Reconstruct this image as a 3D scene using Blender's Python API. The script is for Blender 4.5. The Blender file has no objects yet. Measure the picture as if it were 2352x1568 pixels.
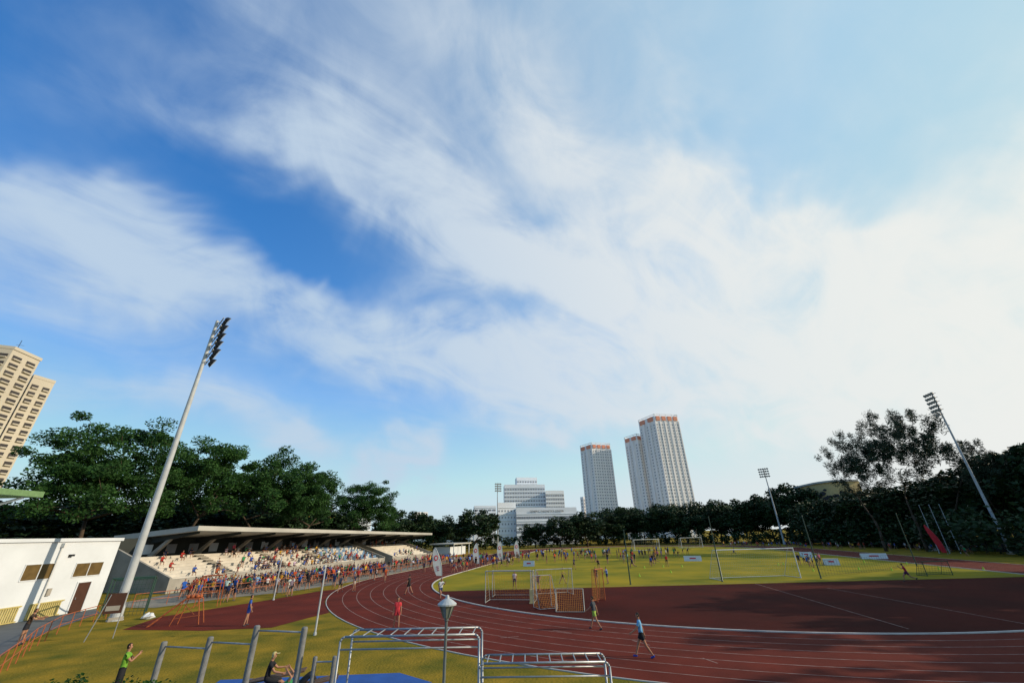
import bpy, math, random
import numpy as np
from mathutils import Vector, Matrix
R=random.Random(11)
sc=bpy.context.scene; col=sc.collection
rad=math.radians
sc.view_settings.view_transform='Standard'
# ------------------------------------------------------------ helpers
def nt(m): return m.node_tree.nodes, m.node_tree.links
def mat(name,c,rough=.8,var=.25,scale=3.,metal=0.,bump=0.,bscale=40.,c2=None,objcol=False,spec=.3,detail=6):
    m=bpy.data.materials.new(name); m.use_nodes=True; n,l=nt(m); b=n['Principled BSDF']
    b.inputs['Roughness'].default_value=rough; b.inputs['Metallic'].default_value=metal
    b.inputs['Specular IOR Level'].default_value=spec
    tc=n.new('ShaderNodeTexCoord'); ns=n.new('ShaderNodeTexNoise'); ns.inputs['Scale'].default_value=scale; ns.inputs['Detail'].default_value=detail
    l.new(tc.outputs['Object'],ns.inputs['Vector'])
    rp=n.new('ShaderNodeMapRange'); rp.inputs[1].default_value=.3; rp.inputs[2].default_value=.7; l.new(ns.outputs['Fac'],rp.inputs[0])
    mx=n.new('ShaderNodeMix'); mx.data_type='RGBA'; l.new(rp.outputs[0],mx.inputs[0])
    if objcol:
        oi=n.new('ShaderNodeObjectInfo'); hs=n.new('ShaderNodeHueSaturation'); hs.inputs['Value'].default_value=1-var
        l.new(oi.outputs['Color'],mx.inputs[6]); l.new(oi.outputs['Color'],hs.inputs['Color']); l.new(hs.outputs[0],mx.inputs[7])
    else:
        if c2 is None: c2=tuple(x*(1-var) for x in c)
        mx.inputs[6].default_value=(*c,1); mx.inputs[7].default_value=(*c2,1)
    l.new(mx.outputs[2],b.inputs['Base Color'])
    if bump:
        n2=n.new('ShaderNodeTexNoise'); n2.inputs['Scale'].default_value=bscale; l.new(tc.outputs['Object'],n2.inputs['Vector'])
        bp=n.new('ShaderNodeBump'); bp.inputs['Strength'].default_value=bump; bp.inputs['Distance'].default_value=.05
        l.new(n2.outputs['Fac'],bp.inputs['Height']); l.new(bp.outputs[0],b.inputs['Normal'])
    return m
class MB:
    def __init__(s): s.v=[];s.f=[];s.m=[]
    def add(s,vs,fs,m=0):
        o=len(s.v); s.v+=[tuple(v) for v in vs]; s.f+=[tuple(i+o for i in f) for f in fs]; s.m+=[m]*len(fs); return s
    def box(s,x0,y0,z0,x1,y1,z1,m=0):
        return s.add([(x0,y0,z0),(x1,y0,z0),(x1,y1,z0),(x0,y1,z0),(x0,y0,z1),(x1,y0,z1),(x1,y1,z1),(x0,y1,z1)],
          [(3,2,1,0),(4,5,6,7),(0,1,5,4),(1,2,6,5),(2,3,7,6),(3,0,4,7)],m)
    def hexa(s,b,t,m=0):
        return s.add(list(b)+list(t),[(3,2,1,0),(4,5,6,7),(0,1,5,4),(1,2,6,5),(2,3,7,6),(3,0,4,7)],m)
    def tube(s,p,q,r,r2=None,n=8,m=0):
        p=Vector(p);q=Vector(q);r2=r if r2 is None else r2; d=(q-p)
        if d.length<1e-6: return s
        d.normalize(); a=d.orthogonal().normalized(); b=d.cross(a); vs=[]
        for c,rr in((p,r),(q,r2)):
            for i in range(n):
                t=2*math.pi*i/n; vs.append(c+a*(math.cos(t)*rr)+b*(math.sin(t)*rr))
        fs=[(i,(i+1)%n,n+(i+1)%n,n+i) for i in range(n)]+[tuple(range(n-1,-1,-1)),tuple(range(n,2*n))]
        return s.add(vs,fs,m)
    def path(s,pts,r,n=8,m=0):
        for a,b in zip(pts[:-1],pts[1:]): s.tube(a,b,r,n=n,m=m)
        return s
    def lathe(s,prof,n=16,m=0,c=(0,0,0)):
        vs=[];fs=[]
        for r,z in prof:
            for i in range(n):
                t=2*math.pi*i/n; vs.append((c[0]+math.cos(t)*r,c[1]+math.sin(t)*r,c[2]+z))
        for k in range(len(prof)-1):
            for i in range(n): fs.append((k*n+i,k*n+(i+1)%n,(k+1)*n+(i+1)%n,(k+1)*n+i))
        fs.append(tuple(range(n-1,-1,-1))); fs.append(tuple(range((len(prof)-1)*n,len(prof)*n)))
        return s.add(vs,fs,m)
    def prism(s,pts,z0,z1,m=0):
        n=len(pts); vs=[(x,y,z0) for x,y in pts]+[(x,y,z1) for x,y in pts]
        return s.add(vs,[tuple(range(n-1,-1,-1)),tuple(range(n,2*n))]+[(i,(i+1)%n,n+(i+1)%n,n+i) for i in range(n)],m)
    def mesh(s,name,mats,smooth=False):
        me=bpy.data.meshes.new(name); me.from_pydata(s.v,[],s.f)
        for m in mats: me.materials.append(m)
        if len(mats)>1: me.polygons.foreach_set('material_index',s.m)
        if smooth: me.polygons.foreach_set('use_smooth',[True]*len(s.f))
        me.update(); return me
    def obj(s,name,mats,parent=None,smooth=False,bevel=0,**k):
        if not isinstance(mats,(list,tuple)): mats=[mats]
        return mk(name,s.mesh(name,mats,smooth),parent,bevel=bevel,**k)
def mk(name,data,parent=None,loc=None,rz=None,label=None,cat=None,group=None,kind=None,bevel=0,color=None):
    o=bpy.data.objects.new(name,data); col.objects.link(o)
    if parent: o.parent=parent
    if loc: o.location=loc if len(loc)==3 else (*loc,0)
    if rz is not None: o.rotation_euler=(0,0,rz)
    if label: o['label']=label
    if cat: o['category']=cat
    if group: o['group']=group
    if kind: o['kind']=kind
    if color: o.color=(*color,1)
    if bevel:
        b=o.modifiers.new('bevel','BEVEL'); b.width=bevel; b.segments=2; b.limit_method='ANGLE'
    return o
def thing(name,loc,rz=0,label=None,cat=None,group=None):
    return mk(name,None,None,loc,rz,label,cat,group)
def clone(o,loc,rz=None,scale=None,label=None,color=None):
    def cp(a,par):
        b=a.copy(); col.objects.link(b)
        if par is not None: b.parent=par
        for c in list(a.children): cp(c,b)
        return b
    b=cp(o,None); b.location=loc if len(loc)==3 else (*loc,0)
    if rz is not None: b.rotation_euler=(b.rotation_euler[0],b.rotation_euler[1],rz)
    if scale: b.scale=(scale,)*3 if not isinstance(scale,tuple) else scale
    if label: b['label']=label
    if color: b.color=(*color,1)
    return b
def pol(az,d,z=0): return Vector((math.sin(rad(az))*d,math.cos(rad(az))*d,z))
# ------------------------------------------------------------ camera
H=5.1; th=rad(25.8); ro=rad(1.3)
fw=Vector((0,math.cos(th),math.sin(th))); u0=Vector((0,-math.sin(th),math.cos(th))); r0=Vector((1,0,0))
rt=r0*math.cos(ro)-u0*math.sin(ro); up=u0*math.cos(ro)+r0*math.sin(ro)
cd=bpy.data.cameras.new('camera'); cam=bpy.data.objects.new('camera',cd); col.objects.link(cam); sc.camera=cam
cam.matrix_world=Matrix(((rt.x,up.x,-fw.x,0),(rt.y,up.y,-fw.y,0),(rt.z,up.z,-fw.z,H),(0,0,0,1)))
cd.lens=14.0; cd.sensor_width=36; cd.clip_end=6000; cd.clip_start=.1
# ------------------------------------------------------------ light
SAZ,SEL=94,22
sd=Vector((math.sin(rad(SAZ))*math.cos(rad(SEL)),math.cos(rad(SAZ))*math.cos(rad(SEL)),math.sin(rad(SEL))))
sl=bpy.data.lights.new('sun','SUN'); sl.energy=4.4; sl.angle=rad(.5); sl.color=(1,.85,.64)
so=bpy.data.objects.new('sun',sl); col.objects.link(so); so.rotation_euler=sd.to_track_quat('Z','Y').to_euler()
w=bpy.data.worlds.new('World'); sc.world=w; w.use_nodes=True; N,L=w.node_tree.nodes,w.node_tree.links
try: w.cycles.sampling_method='MANUAL'; w.cycles.sample_map_resolution=256
except Exception: pass
bg=N['Background']; bg.inputs['Strength'].default_value=.15
sky=N.new('ShaderNodeTexSky'); sky.sky_type='NISHITA'; sky.sun_disc=False; sky.sun_elevation=rad(SEL); sky.sun_rotation=rad(SAZ); sky.dust_density=.6; sky.ozone_density=2.0
def mth(op,a,b=None,c=None,cl=False):
    n=N.new('ShaderNodeMath'); n.operation=op; n.use_clamp=cl
    for i,x in enumerate((a,b,c)):
        if x is None: continue
        if isinstance(x,(int,float)): n.inputs[i].default_value=x
        else: L.new(x,n.inputs[i])
    return n.outputs[0]
def vm(op,a,b=None,sc_=None):
    n=N.new('ShaderNodeVectorMath'); n.operation=op
    for i,x in enumerate((a,b)):
        if x is None: continue
        if isinstance(x,(tuple,Vector)): n.inputs[i].default_value=tuple(x)
        else: L.new(x,n.inputs[i])
    if sc_ is not None: n.inputs['Scale'].default_value=sc_
    return n.outputs['Value'] if op=='DOT_PRODUCT' else n.outputs[0]
def noise(vec,scale,detail,rough=.55,dist=0.):
    n=N.new('ShaderNodeTexNoise'); n.inputs['Scale'].default_value=scale; n.inputs['Detail'].default_value=detail
    n.inputs['Roughness'].default_value=rough; n.inputs['Distortion'].default_value=dist; L.new(vec,n.inputs['Vector']); return n
def mixc(f,a,b):
    n=N.new('ShaderNodeMix'); n.data_type='RGBA'
    for i,x in ((0,f),(6,a),(7,b)):
        if isinstance(x,tuple): n.inputs[i].default_value=(*x,1)
        elif isinstance(x,(int,float)): n.inputs[i].default_value=x
        else: L.new(x,n.inputs[i])
    return n.outputs[2]
def smap(x,a,b,hi=1.):
    mr=N.new('ShaderNodeMapRange'); mr.interpolation_type='SMOOTHSTEP'; mr.inputs[1].default_value=a; mr.inputs[2].default_value=b; mr.inputs[4].default_value=hi; L.new(x,mr.inputs[0]); return mr.outputs[0]
tc=N.new('ShaderNodeTexCoord'); D=tc.outputs['Generated']
sep=N.new('ShaderNodeSeparateXYZ'); L.new(D,sep.inputs[0])
zz=mth('MAXIMUM',mth('ADD',sep.outputs[2],.40),.05)
cmb=N.new('ShaderNodeCombineXYZ'); L.new(mth('DIVIDE',sep.outputs[0],zz),cmb.inputs[0]); L.new(mth('DIVIDE',sep.outputs[1],zz),cmb.inputs[1])
mp=N.new('ShaderNodeMapping'); mp.inputs['Rotation'].default_value=(0,0,rad(-38)); L.new(cmb.outputs[0],mp.inputs[0])
mp2=N.new('ShaderNodeMapping'); mp2.inputs['Scale'].default_value=(1.9,3.4,1); L.new(mp.outputs[0],mp2.inputs[0])
nA=noise(mp2.outputs[0],1.5,8,.56,1.2)
nB=noise(D,5.0,8,.60,.7)
wrp=noise(D,2.4,4,.6,.4)
W=vm('ADD',D,vm('SCALE',vm('SUBTRACT',wrp.outputs['Color'],(.5,.5,.5)),sc_=.38))
def dirv(a): az,el=a[0]/10,a[1]/10; return Vector((math.sin(rad(az))*math.cos(rad(el)),math.cos(rad(az))*math.cos(rad(el)),math.sin(rad(el))))
BL=[((-560,407),(-289,436),.055,.75),((-535,473),(-136,424),.08,.80),((-480,547),(23,395),.09,.72),((-319,614),(217,406),.12,.70),
 ((-12,618),(295,317),.11,.72),((310,490),(355,288),.075,1.15),((-220,457),(95,342),.10,.80),((-128,337),(359,331),.085,.9),((433,318),(519,284),.05,.6),
 ((227,298),(550,154),.17,1.2),((-640,260),(-389,286),.07,1.05),((-492,253),(-52,223),.08,1.05),((-620,195),(-399,215),.06,.75),((-117,209),(309,165),.10,.95),
 ((-540,128),(-278,120),.05,1.0),((-302,100),(-233,88),.05,1.6),((-177,79),(-130,120),.045,1.7),((17,240),(540,86),.20,1.2),((-64,146),(75,140),.02,.5),((600,120),(800,200),.3,.9),
 ((-430,325),(-260,335),.05,-.65),((-89,291),(154,261),.04,-.45),((-182,690),(454,560),.2,.42)]
M=None
for p,q,wd,wt in BL:
    P,Q=dirv(p),dirv(q); c=(P+Q).normalized(); t1=(Q-P); a=t1.length/2+wd*.6; t1.normalize(); t2=c.cross(t1).normalized()
    A=mth('SUBTRACT',vm('DOT_PRODUCT',W,tuple(t1/a)),c.dot(t1)/a); B=mth('SUBTRACT',vm('DOT_PRODUCT',W,tuple(t2/wd)),c.dot(t2)/wd)
    e=mth('EXPONENT',mth('MULTIPLY',mth('MULTIPLY_ADD',A,A,mth('MULTIPLY',B,B)),-1.))
    M=mth('MULTIPLY',e,wt) if M is None else mth('MULTIPLY_ADD',e,wt,M)
M=mth('MINIMUM',M,1.35)
amp=mth('MULTIPLY_ADD',M,.58,.14)
n1=mth('MULTIPLY',mth('SUBTRACT',nA.outputs['Fac'],.5),2.7)
n2=mth('MULTIPLY',mth('SUBTRACT',nB.outputs['Fac'],.5),1.9)
dens=mth('MULTIPLY_ADD',mth('ADD',n1,n2),amp,M)
cf=smap(dens,-.12,1.62,.93)
sdn=vm('DOT_PRODUCT',D,tuple(sd)); sf=smap(sdn,-.35,.95)
lowl=smap(sdn,-1.0,.35)
gm=N.new('ShaderNodeHueSaturation'); gm.inputs['Hue'].default_value=.503; gm.inputs['Saturation'].default_value=1.36; L.new(mth('MULTIPLY_ADD',lowl,.75,1.05),gm.inputs['Value']); L.new(sky.outputs[0],gm.inputs['Color'])
s0=vm('MULTIPLY',gm.outputs[0],(.80,.93,1.02))
s1=vm('MINIMUM',s0,(5.6,5.8,5.9))
s2=mixc(mth('MULTIPLY',sf,.85),s1,(3.1,4.6,5.2))
hz=mth('MULTIPLY',mth('POWER',mth('SUBTRACT',1.,mth('MAXIMUM',sep.outputs[2],0.),cl=True),4.3),.94)
s3=mixc(hz,s2,mixc(sf,(3.5,4.5,5.2),(5.8,5.8,5.5)))
cc=mixc(sf,(3.5,4.35,5.3),(5.9,5.9,5.6))
L.new(mixc(cf,s3,cc),bg.inputs['Color'])
# ------------------------------------------------------------ materials
mGrass=mat('dry_grass',(.31,.195,.022),.95,scale=.45,c2=(.095,.098,.014),bump=.8,bscale=9,spec=.04,detail=14)
mField=mat('field_grass',(.33,.24,.020),.95,scale=.14,c2=(.13,.145,.018),bump=.6,bscale=6,spec=.04,detail=14)
mTrack=mat('track_rubber',(.145,.024,.014),.9,scale=.4,c2=(.088,.016,.010),bump=.25,bscale=30,spec=.08,detail=12)
mD=mat('dark_red_asphalt',(.074,.0110,.007),.92,scale=.16,c2=(.036,.0065,.005),bump=.3,bscale=25,spec=.06,detail=14)
mLine=mat('faded_line_paint',(.36,.25,.22),.85,scale=2.5,c2=(.16,.08,.065))
mKerb=mat('kerb_white',(.50,.48,.45),.6,scale=2)
mConc=mat('concrete',(.36,.33,.28),.9,scale=.6,var=.35,bump=.2,bscale=15,detail=10)
mApron=mat('pale_paving',(.28,.25,.20),.9,scale=.4,var=.35,bump=.2,detail=10)
mGrey=mat('path_grey',(.10,.11,.12),.8,scale=.8,var=.3)
mBlueR=mat('blue_rubber',(.02,.09,.33),.8,scale=1.5)
mWhiteW=mat('white_wall',(.62,.65,.68),.85,scale=.5,var=.14,detail=10)
mSeatP=mat('cream_terrace',(.58,.53,.45),.85,scale=.8,var=.25,detail=10)
mCream=mat('cream_wall',(.50,.45,.36),.85,scale=.06,var=.14)
mTowerW=mat('tower_wall',(.86,.82,.79),.85,scale=.03,var=.06)
mGreyW=mat('grey_wall',(.78,.80,.82),.85,scale=.05,var=.10)
mGlass=mat('window_glass',(.27,.28,.31),.3,var=.35,scale=.3,spec=.5)
mShade=mat('recess_dark',(.06,.055,.055),.9,var=.4,scale=.2)
mOrangeB=mat('terracotta_panel',(.80,.32,.20),.8)
mBrownWin=mat('bronze_window',(.14,.09,.03),.4,var=.4,scale=2)
mYel=mat('yellow_louvre',(.50,.41,.15),.6)
mDoor=mat('brown_door',(.07,.03,.018),.5)
mRoof=mat('roof_concrete',(.46,.44,.39),.85,scale=.3,var=.25)
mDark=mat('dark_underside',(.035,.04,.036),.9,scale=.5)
mSteel=mat('galvanised_steel',(.36,.38,.40),.45,metal=.55,var=.3,scale=6)
mPaintG=mat('grey_pole_paint',(.42,.44,.45),.5,scale=2,var=.2)
mLampP=mat('lamp_post_paint',(.13,.15,.15),.5,scale=3,var=.3)
mOrange=mat('orange_paint',(.42,.11,.035),.5,scale=3,var=.35)
mGreenP=mat('dark_green_paint',(.02,.06,.045),.5)
mGreenR=mat('green_roof',(.14,.24,.10),.6)
mBlk=mat('black_metal',(.02,.02,.022),.5)
mLens=mat('lamp_glass',(.40,.42,.42),.15,spec=.8)
mLant=mat('lantern_glass',(.20,.22,.20),.15,spec=.8,scale=5,var=.4)
mNetW=mat('white_net',(.42,.42,.38),.8); mNetO=mat('orange_net',(.66,.28,.05),.8); mNetD=mat('dark_net',(.03,.05,.04),.8)
mWhiteP=mat('white_paint',(.64,.64,.62),.4,var=.12); mRedP=mat('red_print',(.60,.03,.05),.6); mPurP=mat('plum_print',(.35,.05,.12),.6)
mTimber=mat('weathered_plank',(.16,.09,.05),.7,scale=6,var=.4)
mPostG=mat('grey_post',(.20,.20,.19),.75,scale=7,var=.35)
mSeatB=mat('blue_seat',(.16,.27,.42),.5); mSeatW=mat('pale_seat',(.58,.56,.52),.5)
mBark=mat('bark',(.085,.06,.04),.95,scale=2.5,var=.5,bump=.6,bscale=12)
mSkin=mat('skin',(.34,.17,.105),.6,var=.15); mHair=mat('hair_dark',(.012,.010,.009),.6); mShoe=mat('shoe',(.10,.10,.11),.6,var=.4)
mShirt=mat('shirt',(.5,.5,.5),.85,objcol=True,var=.25,scale=6)
mShort=bpy.data.materials.new('shorts'); mShort.use_nodes=True
n,l=nt(mShort); oi=n.new('ShaderNodeObjectInfo'); cr=n.new('ShaderNodeValToRGB'); cr.color_ramp.interpolation='CONSTANT'
for i,(p,c) in enumerate([(0,(.012,.013,.02)),(.4,(.015,.025,.09)),(.6,(.22,.02,.02)),(.70,(.02,.02,.025)),(.88,(.35,.33,.30)),(.95,(.03,.08,.25))]):
    e=cr.color_ramp.elements[i] if i<2 else cr.color_ramp.elements.new(p); e.position=p; e.color=(*c,1)
l.new(oi.outputs['Random'],cr.inputs[0]); l.new(cr.outputs[0],n['Principled BSDF'].inputs['Base Color']); n['Principled BSDF'].inputs['Roughness'].default_value=.85
def leafmat(name,c,c2,tr=.35):
    m=bpy.data.materials.new(name); m.use_nodes=True; n,l=nt(m); b=n['Principled BSDF']; b.inputs['Roughness'].default_value=.6; b.inputs['Specular IOR Level'].default_value=.2
    tcc=n.new('ShaderNodeTexCoord'); ns=n.new('ShaderNodeTexNoise'); ns.inputs['Scale'].default_value=.35; ns.inputs['Detail'].default_value=2; l.new(tcc.outputs['Object'],ns.inputs['Vector'])
    g=n.new('ShaderNodeNewGeometry'); ad=n.new('ShaderNodeMath'); ad.operation='MULTIPLY_ADD'; l.new(g.outputs['Random Per Island'],ad.inputs[0]); ad.inputs[1].default_value=.5
    mrr=n.new('ShaderNodeMapRange'); mrr.inputs[1].default_value=.35; mrr.inputs[2].default_value=.65; mrr.inputs[4].default_value=.6; l.new(ns.outputs['Fac'],mrr.inputs[0]); l.new(mrr.outputs[0],ad.inputs[2])
    mxx=n.new('ShaderNodeMix'); mxx.data_type='RGBA'; l.new(ad.outputs[0],mxx.inputs[0]); mxx.inputs[6].default_value=(*c,1); mxx.inputs[7].default_value=(*c2,1)
    l.new(mxx.outputs[2],b.inputs['Base Color'])
    if tr:
        t=n.new('ShaderNodeBsdfTranslucent'); l.new(mxx.outputs[2],t.inputs[0]); ms=n.new('ShaderNodeMixShader'); ms.inputs[0].default_value=tr
        l.new(b.outputs[0],ms.inputs[1]); l.new(t.outputs[0],ms.inputs[2]); l.new(ms.outputs[0],n['Material Output'].inputs[0])
    return m
mLeaf=leafmat('rain_tree_leaf',(.014,.046,.012),(.045,.115,.024),.3)
mLeafD=leafmat('dark_leaf',(.007,.019,.007),(.024,.052,.014),0)
mLeafC=leafmat('casuarina_needle',(.014,.028,.016),(.036,.058,.030),0)
mHedge=leafmat('hedge_leaf',(.012,.045,.008),(.035,.10,.012))
# ------------------------------------------------------------ ground
def sheet(name,pts,z,m,kind='structure'):
    me=bpy.data.meshes.new(name); me.from_pydata([(x,y,z) for x,y in pts],[],[tuple(range(len(pts)))]); me.materials.append(m); me.update()
    return mk(name,me,kind=kind)
sheet('ground',[(-3000,-400),(3000,-400),(3000,3500),(-3000,3500)],0,mGrass)
C=Vector((23,58.5)); A=Vector((math.sin(rad(11)),math.cos(rad(11)))); Pp=Vector((A.y,-A.x)); RI=33.2; RO=43.4; SL=77
def oval(r,n=64):
    pts=[]
    for i in range(n+1):
        t=math.pi+math.pi*i/n; pts.append(C+Pp*(r*math.cos(t))+A*(r*math.sin(t)))
    C2=C+A*SL
    for i in range(n+1):
        t=math.pi*i/n; pts.append(C2+Pp*(r*math.cos(t))+A*(r*math.sin(t)))
    return pts
def ring(name,r1,r2,z,m,h=0,obj=None):
    a,b=oval(r1),oval(r2); k=len(a); mb=MB()
    vs=[(p.x,p.y,z) for p in a]+[(p.x,p.y,z) for p in b]
    mb.add(vs,[(i,k+i,k+(i+1)%k,(i+1)%k) for i in range(k)])
    if h:
        vs=[(p.x,p.y,0) for p in a]+[(p.x,p.y,0) for p in b]
        vs2=[(p.x,p.y,z) for p in a]+[(p.x,p.y,z) for p in b]
        mb.add(vs+vs2,[(i,(i+1)%k,2*k+(i+1)%k,2*k+i) for i in range(k)]+[(k+(i+1)%k,k+i,3*k+i,3*k+(i+1)%k) for i in range(k)])
    return mb
ie=oval(RI)
sheet('sports_field',[(p.x,p.y) for p in ie],.004,mField)
dpts=[p for p in oval(RI,90)[:91] if p.y<48.2+(p.x+8.5)*.024]
sheet('d_area_ground',[(p.x,p.y) for p in dpts],.008,mD)
ring('t',RI,RO,.012,mTrack).obj('running_track',mTrack,kind='structure')
mb=MB()
for kx in range(1,8):
    r=RI+.1+kx*1.25; q=ring('l',r-.025,r+.025,.016,mLine); mb.add(q.v,q.f)
def gl(p,q,wd,z=.016):
    p=Vector(p);q=Vector(q); d=(q-p).normalized()*wd/2; nn=Vector((-d.y,d.x))
    mb.add([(*(p-nn),z),(*(q-nn),z),(*(q+nn),z),(*(p+nn),z)],[(0,1,2,3)])
for a_,b_ in [((24.5,48.1),(21.3,26.6)),((28.8,43.6),(28.3,26.2)),((5.9,25.5),(6.5,24.4)),((8.1,22.0),(8.4,21.2)),((-1,26.7),(0,26.9)),((2,28.3),(3,27.5))]: gl(a_,b_,.06)
gl((-19,68),(-9.2,66.5),.06); gl((-8.5,48.3),(54,49.8),.08,.014)
mb.obj('track_markings',mLine,kind='structure')
ring('k',RI-.06,RI+.08,.07,mKerb,1).obj('track_kerb',mKerb,kind='structure')
ring('k',RO-.02,RO+.04,.04,mKerb,1).obj('track_edge_kerb',mKerb,kind='structure')
sheet('runup_ground',[(-25.9,31.4),(-20,30.5),(-15.9,31),(-15.1,34),(-14.4,36.2),(-17.3,42),(-18.7,46),(-19.9,52),(-21.5,50),(-23.5,44),(-25.7,39.2),(-27.2,36.0)],.010,mTrack)
sheet('paving_ground',[(-37.4,42),(-31.5,40.8),(-28.6,46.5),(-24.8,50.4),(-21.2,60),(-15.2,96),(-12,118),(-25,120),(-38,51)],.006,mApron)
sheet('ramp_path',[(-26,14),(-22.3,18.5),(-25.4,23.6),(-28.8,28.0),(-31.3,32.4),(-34,38.5),(-36.8,41),(-37,20),(-34,10)],.006,mGrey)
sheet('rubber_ground',[(-12.2,20.5),(-5.0,20.9),(-3.4,19.6),(-3.4,8),(-10,8)],.007,mBlueR)
# ------------------------------------------------------------ people
def skel(po,detail):
    V=[];Q=[];E=[];Lb=[]
    def v(p,r): V.append(Vector(p)); Q.append(r); return len(V)-1
    def e(i,j,l): E.append((i,j)); Lb.append(l)
    ln=rad(po.get('lean',0)); u=Vector((0,math.sin(ln),math.cos(ln))); hd=ln+rad(po.get('head',0)); hu=Vector((0,math.sin(hd),math.cos(hd))); hf=Vector((0,math.cos(hd),-math.sin(hd)))
    a=v((0,0,0),.11); wv=v(u*.13,.10); c=v(u*.33,.125); nb=v(u*.455,.06); ne=v(u*.515,.046)
    h1=v(V[ne]+hu*.075+hf*.015,.066); h2=v(V[ne]+hu*.155+hf*.008,.083); h3=v(V[ne]+hu*.225,.055)
    e(a,wv,'shirt');e(wv,c,'shirt');e(c,nb,'shirt');e(nb,ne,'skin');e(ne,h1,'head');e(h1,h2,'head');e(h2,h3,'head')
    if detail: no=v(V[h1]+hf*.085+hu*.035,.012); e(h1,no,'head')
    for s,k in((-1,'L'),(1,'R')):
        sw,out,el,ino=po.get('arm'+k,(0,8,10,0)); sw,out,el,ino=map(rad,(sw,out,el,ino))
        sh=v(V[c]+u*.075+Vector((s*.165,0,0)),.058); e(c,sh,'shirt')
        def dr(an,o): 
            return Vector((s*math.sin(o),math.sin(an+ln)*math.cos(o),-math.cos(an+ln)*math.cos(o)))
        d1=dr(sw,out); m1=v(V[sh]+d1*.14,.048); e(sh,m1,'shirt'); eb=v(V[sh]+d1*.275,.038); e(m1,eb,'skin')
        d2=dr(sw+el,out-ino); fa=v(V[eb]+d2*.09,.037); e(eb,fa,'skin'); wr=v(V[eb]+d2*.24,.024); e(fa,wr,'skin')
        pa=v(V[wr]+d2*.07,.030 if not detail else .026); e(wr,pa,'skin')
        if detail:
            sd_=d2.cross(Vector((s,0,0))); sd_=sd_.normalized() if sd_.length>.1 else Vector((0,1,0)); cu=Vector((-s,0,0))
            for i,ll in enumerate((.062,.070,.066,.052)):
                b0=V[pa]+sd_*((i-1.5)*.019)+d2*.012
                f1=v(b0,.0095); f2=v(b0+d2*ll*.5+cu*.006,.009); f3=v(b0+d2*ll*.9+cu*.022,.007); e(pa,f1,'skin'); e(f1,f2,'skin'); e(f2,f3,'skin')
            t1=v(V[wr]+d2*.035+sd_*.034,.010); t2=v(V[wr]+d2*.075+sd_*.055+cu*.012,.008); e(wr,t1,'skin'); e(t1,t2,'skin')
        else:
            ti=v(V[pa]+d2*.075,.016); e(pa,ti,'skin')
    for s,k in((-1,'L'),(1,'R')):
        t,kn,so_=po.get('leg'+k,(0,0,3)); t,kn,so_=map(rad,(t,kn,so_))
        def dr(an): return Vector((s*math.sin(so_),math.sin(an)*math.cos(so_),-math.cos(an)*math.cos(so_)))
        hp=v((s*.085,0,-.04),.085); e(a,hp,'shorts'); d1=dr(t); m1=v(V[hp]+d1*.20,.078); e(hp,m1,'shorts')
        k1=v(V[hp]+d1*.42,.053); e(m1,k1,'pants' if po.get('long') else 'skin'); d2=dr(t-kn)
        c1=v(V[k1]+d2*.14,.050); e(k1,c1,'pants' if po.get('long') else 'skin'); an=v(V[k1]+d2*.40,.034); e(c1,an,'pants' if po.get('long') else 'skin')
        fa=t-kn+rad(po.get('foot'+k,0)) if po.get('foot'+k) is not None else 0
        fd=Vector((0,math.cos(fa),math.sin(fa))); fdn=Vector((0,math.sin(fa),-math.cos(fa)))
        f0=v(V[an]+fdn*.045-fd*.03,.035); f1=v(V[an]+fdn*.05+fd*.13,.034); e(an,f0,'shoe'); e(f0,f1,'shoe') 
    return V,Q,E,Lb,(hu,hf,h1,h2)
def grow(po,detail=False):
    V,Q,E,Lb,(hu,hf,h1,h2)=skel(po,detail)
    me=bpy.data.meshes.new('sk'); me.from_pydata([tuple(x) for x in V],E,[]); ob=bpy.data.objects.new('sk',me); col.objects.link(ob)
    sk=ob.modifiers.new('s','SKIN'); sk.use_smooth_shade=True
    ly=me.skin_vertices[0].data
    for i,r in enumerate(Q): ly[i].radius=(r,r); ly[i].use_root=(i==0)
    ss=ob.modifiers.new('b','SUBSURF'); ss.levels=2 if detail else 1
    dg=bpy.context.evaluated_depsgraph_get(); out=bpy.data.meshes.new_from_object(ob.evaluated_get(dg)); bpy.data.objects.remove(ob)
    nv=len(out.vertices); co=np.empty(nv*3); out.vertices.foreach_get('co',co); co=co.reshape(-1,3)
    P0=np.array([V[i] for i,j in E]); P1=np.array([V[j] for i,j in E]); r0_=np.array([Q[i] for i,j in E]); r1_=np.array([Q[j] for i,j in E])
    def near(pts):
        d=P1-P0; ll=(d*d).sum(1)+1e-9; t=np.clip(((pts[:,None,:]-P0[None])*d[None]).sum(2)/ll,0,1)
        cp=P0[None]+t[...,None]*d[None]; ds=np.linalg.norm(pts[:,None,:]-cp,axis=2)/(r0_*(1-t)+r1_*t); return ds.argmin(1)
    nf=len(out.polygons); fc=np.empty(nf*3); out.polygons.foreach_get('center',fc); fc=fc.reshape(-1,3); ns=near(fc)
    lab=[]
    for i in range(nf):
        q=Lb[ns[i]]
        if q=='head':
            cv=Vector(fc[i])
            q='hair' if ((cv-V[h2]).dot(hf)<.02 and (cv-V[h1]).dot(hu)>-.01) or (cv-V[h2]).dot(hu)>.045 else 'skin'
        if q=='shirt' and (fc[i][2]<.02 and abs(fc[i][0])<.2 and ns[i]<2): q='shorts'
        if q=='pants': q='shorts'
        lab.append(q)
    vn=near(co); tor=vn<3
    co[tor,0]*=1.22; co[tor,1]*=.88
    zmin=co[:,2].min(); co[:,2]-=zmin; out.vertices.foreach_set('co',co.reshape(-1)); out.update()
    return out,lab,-zmin,(V,hu,hf,h1,h2)
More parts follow.
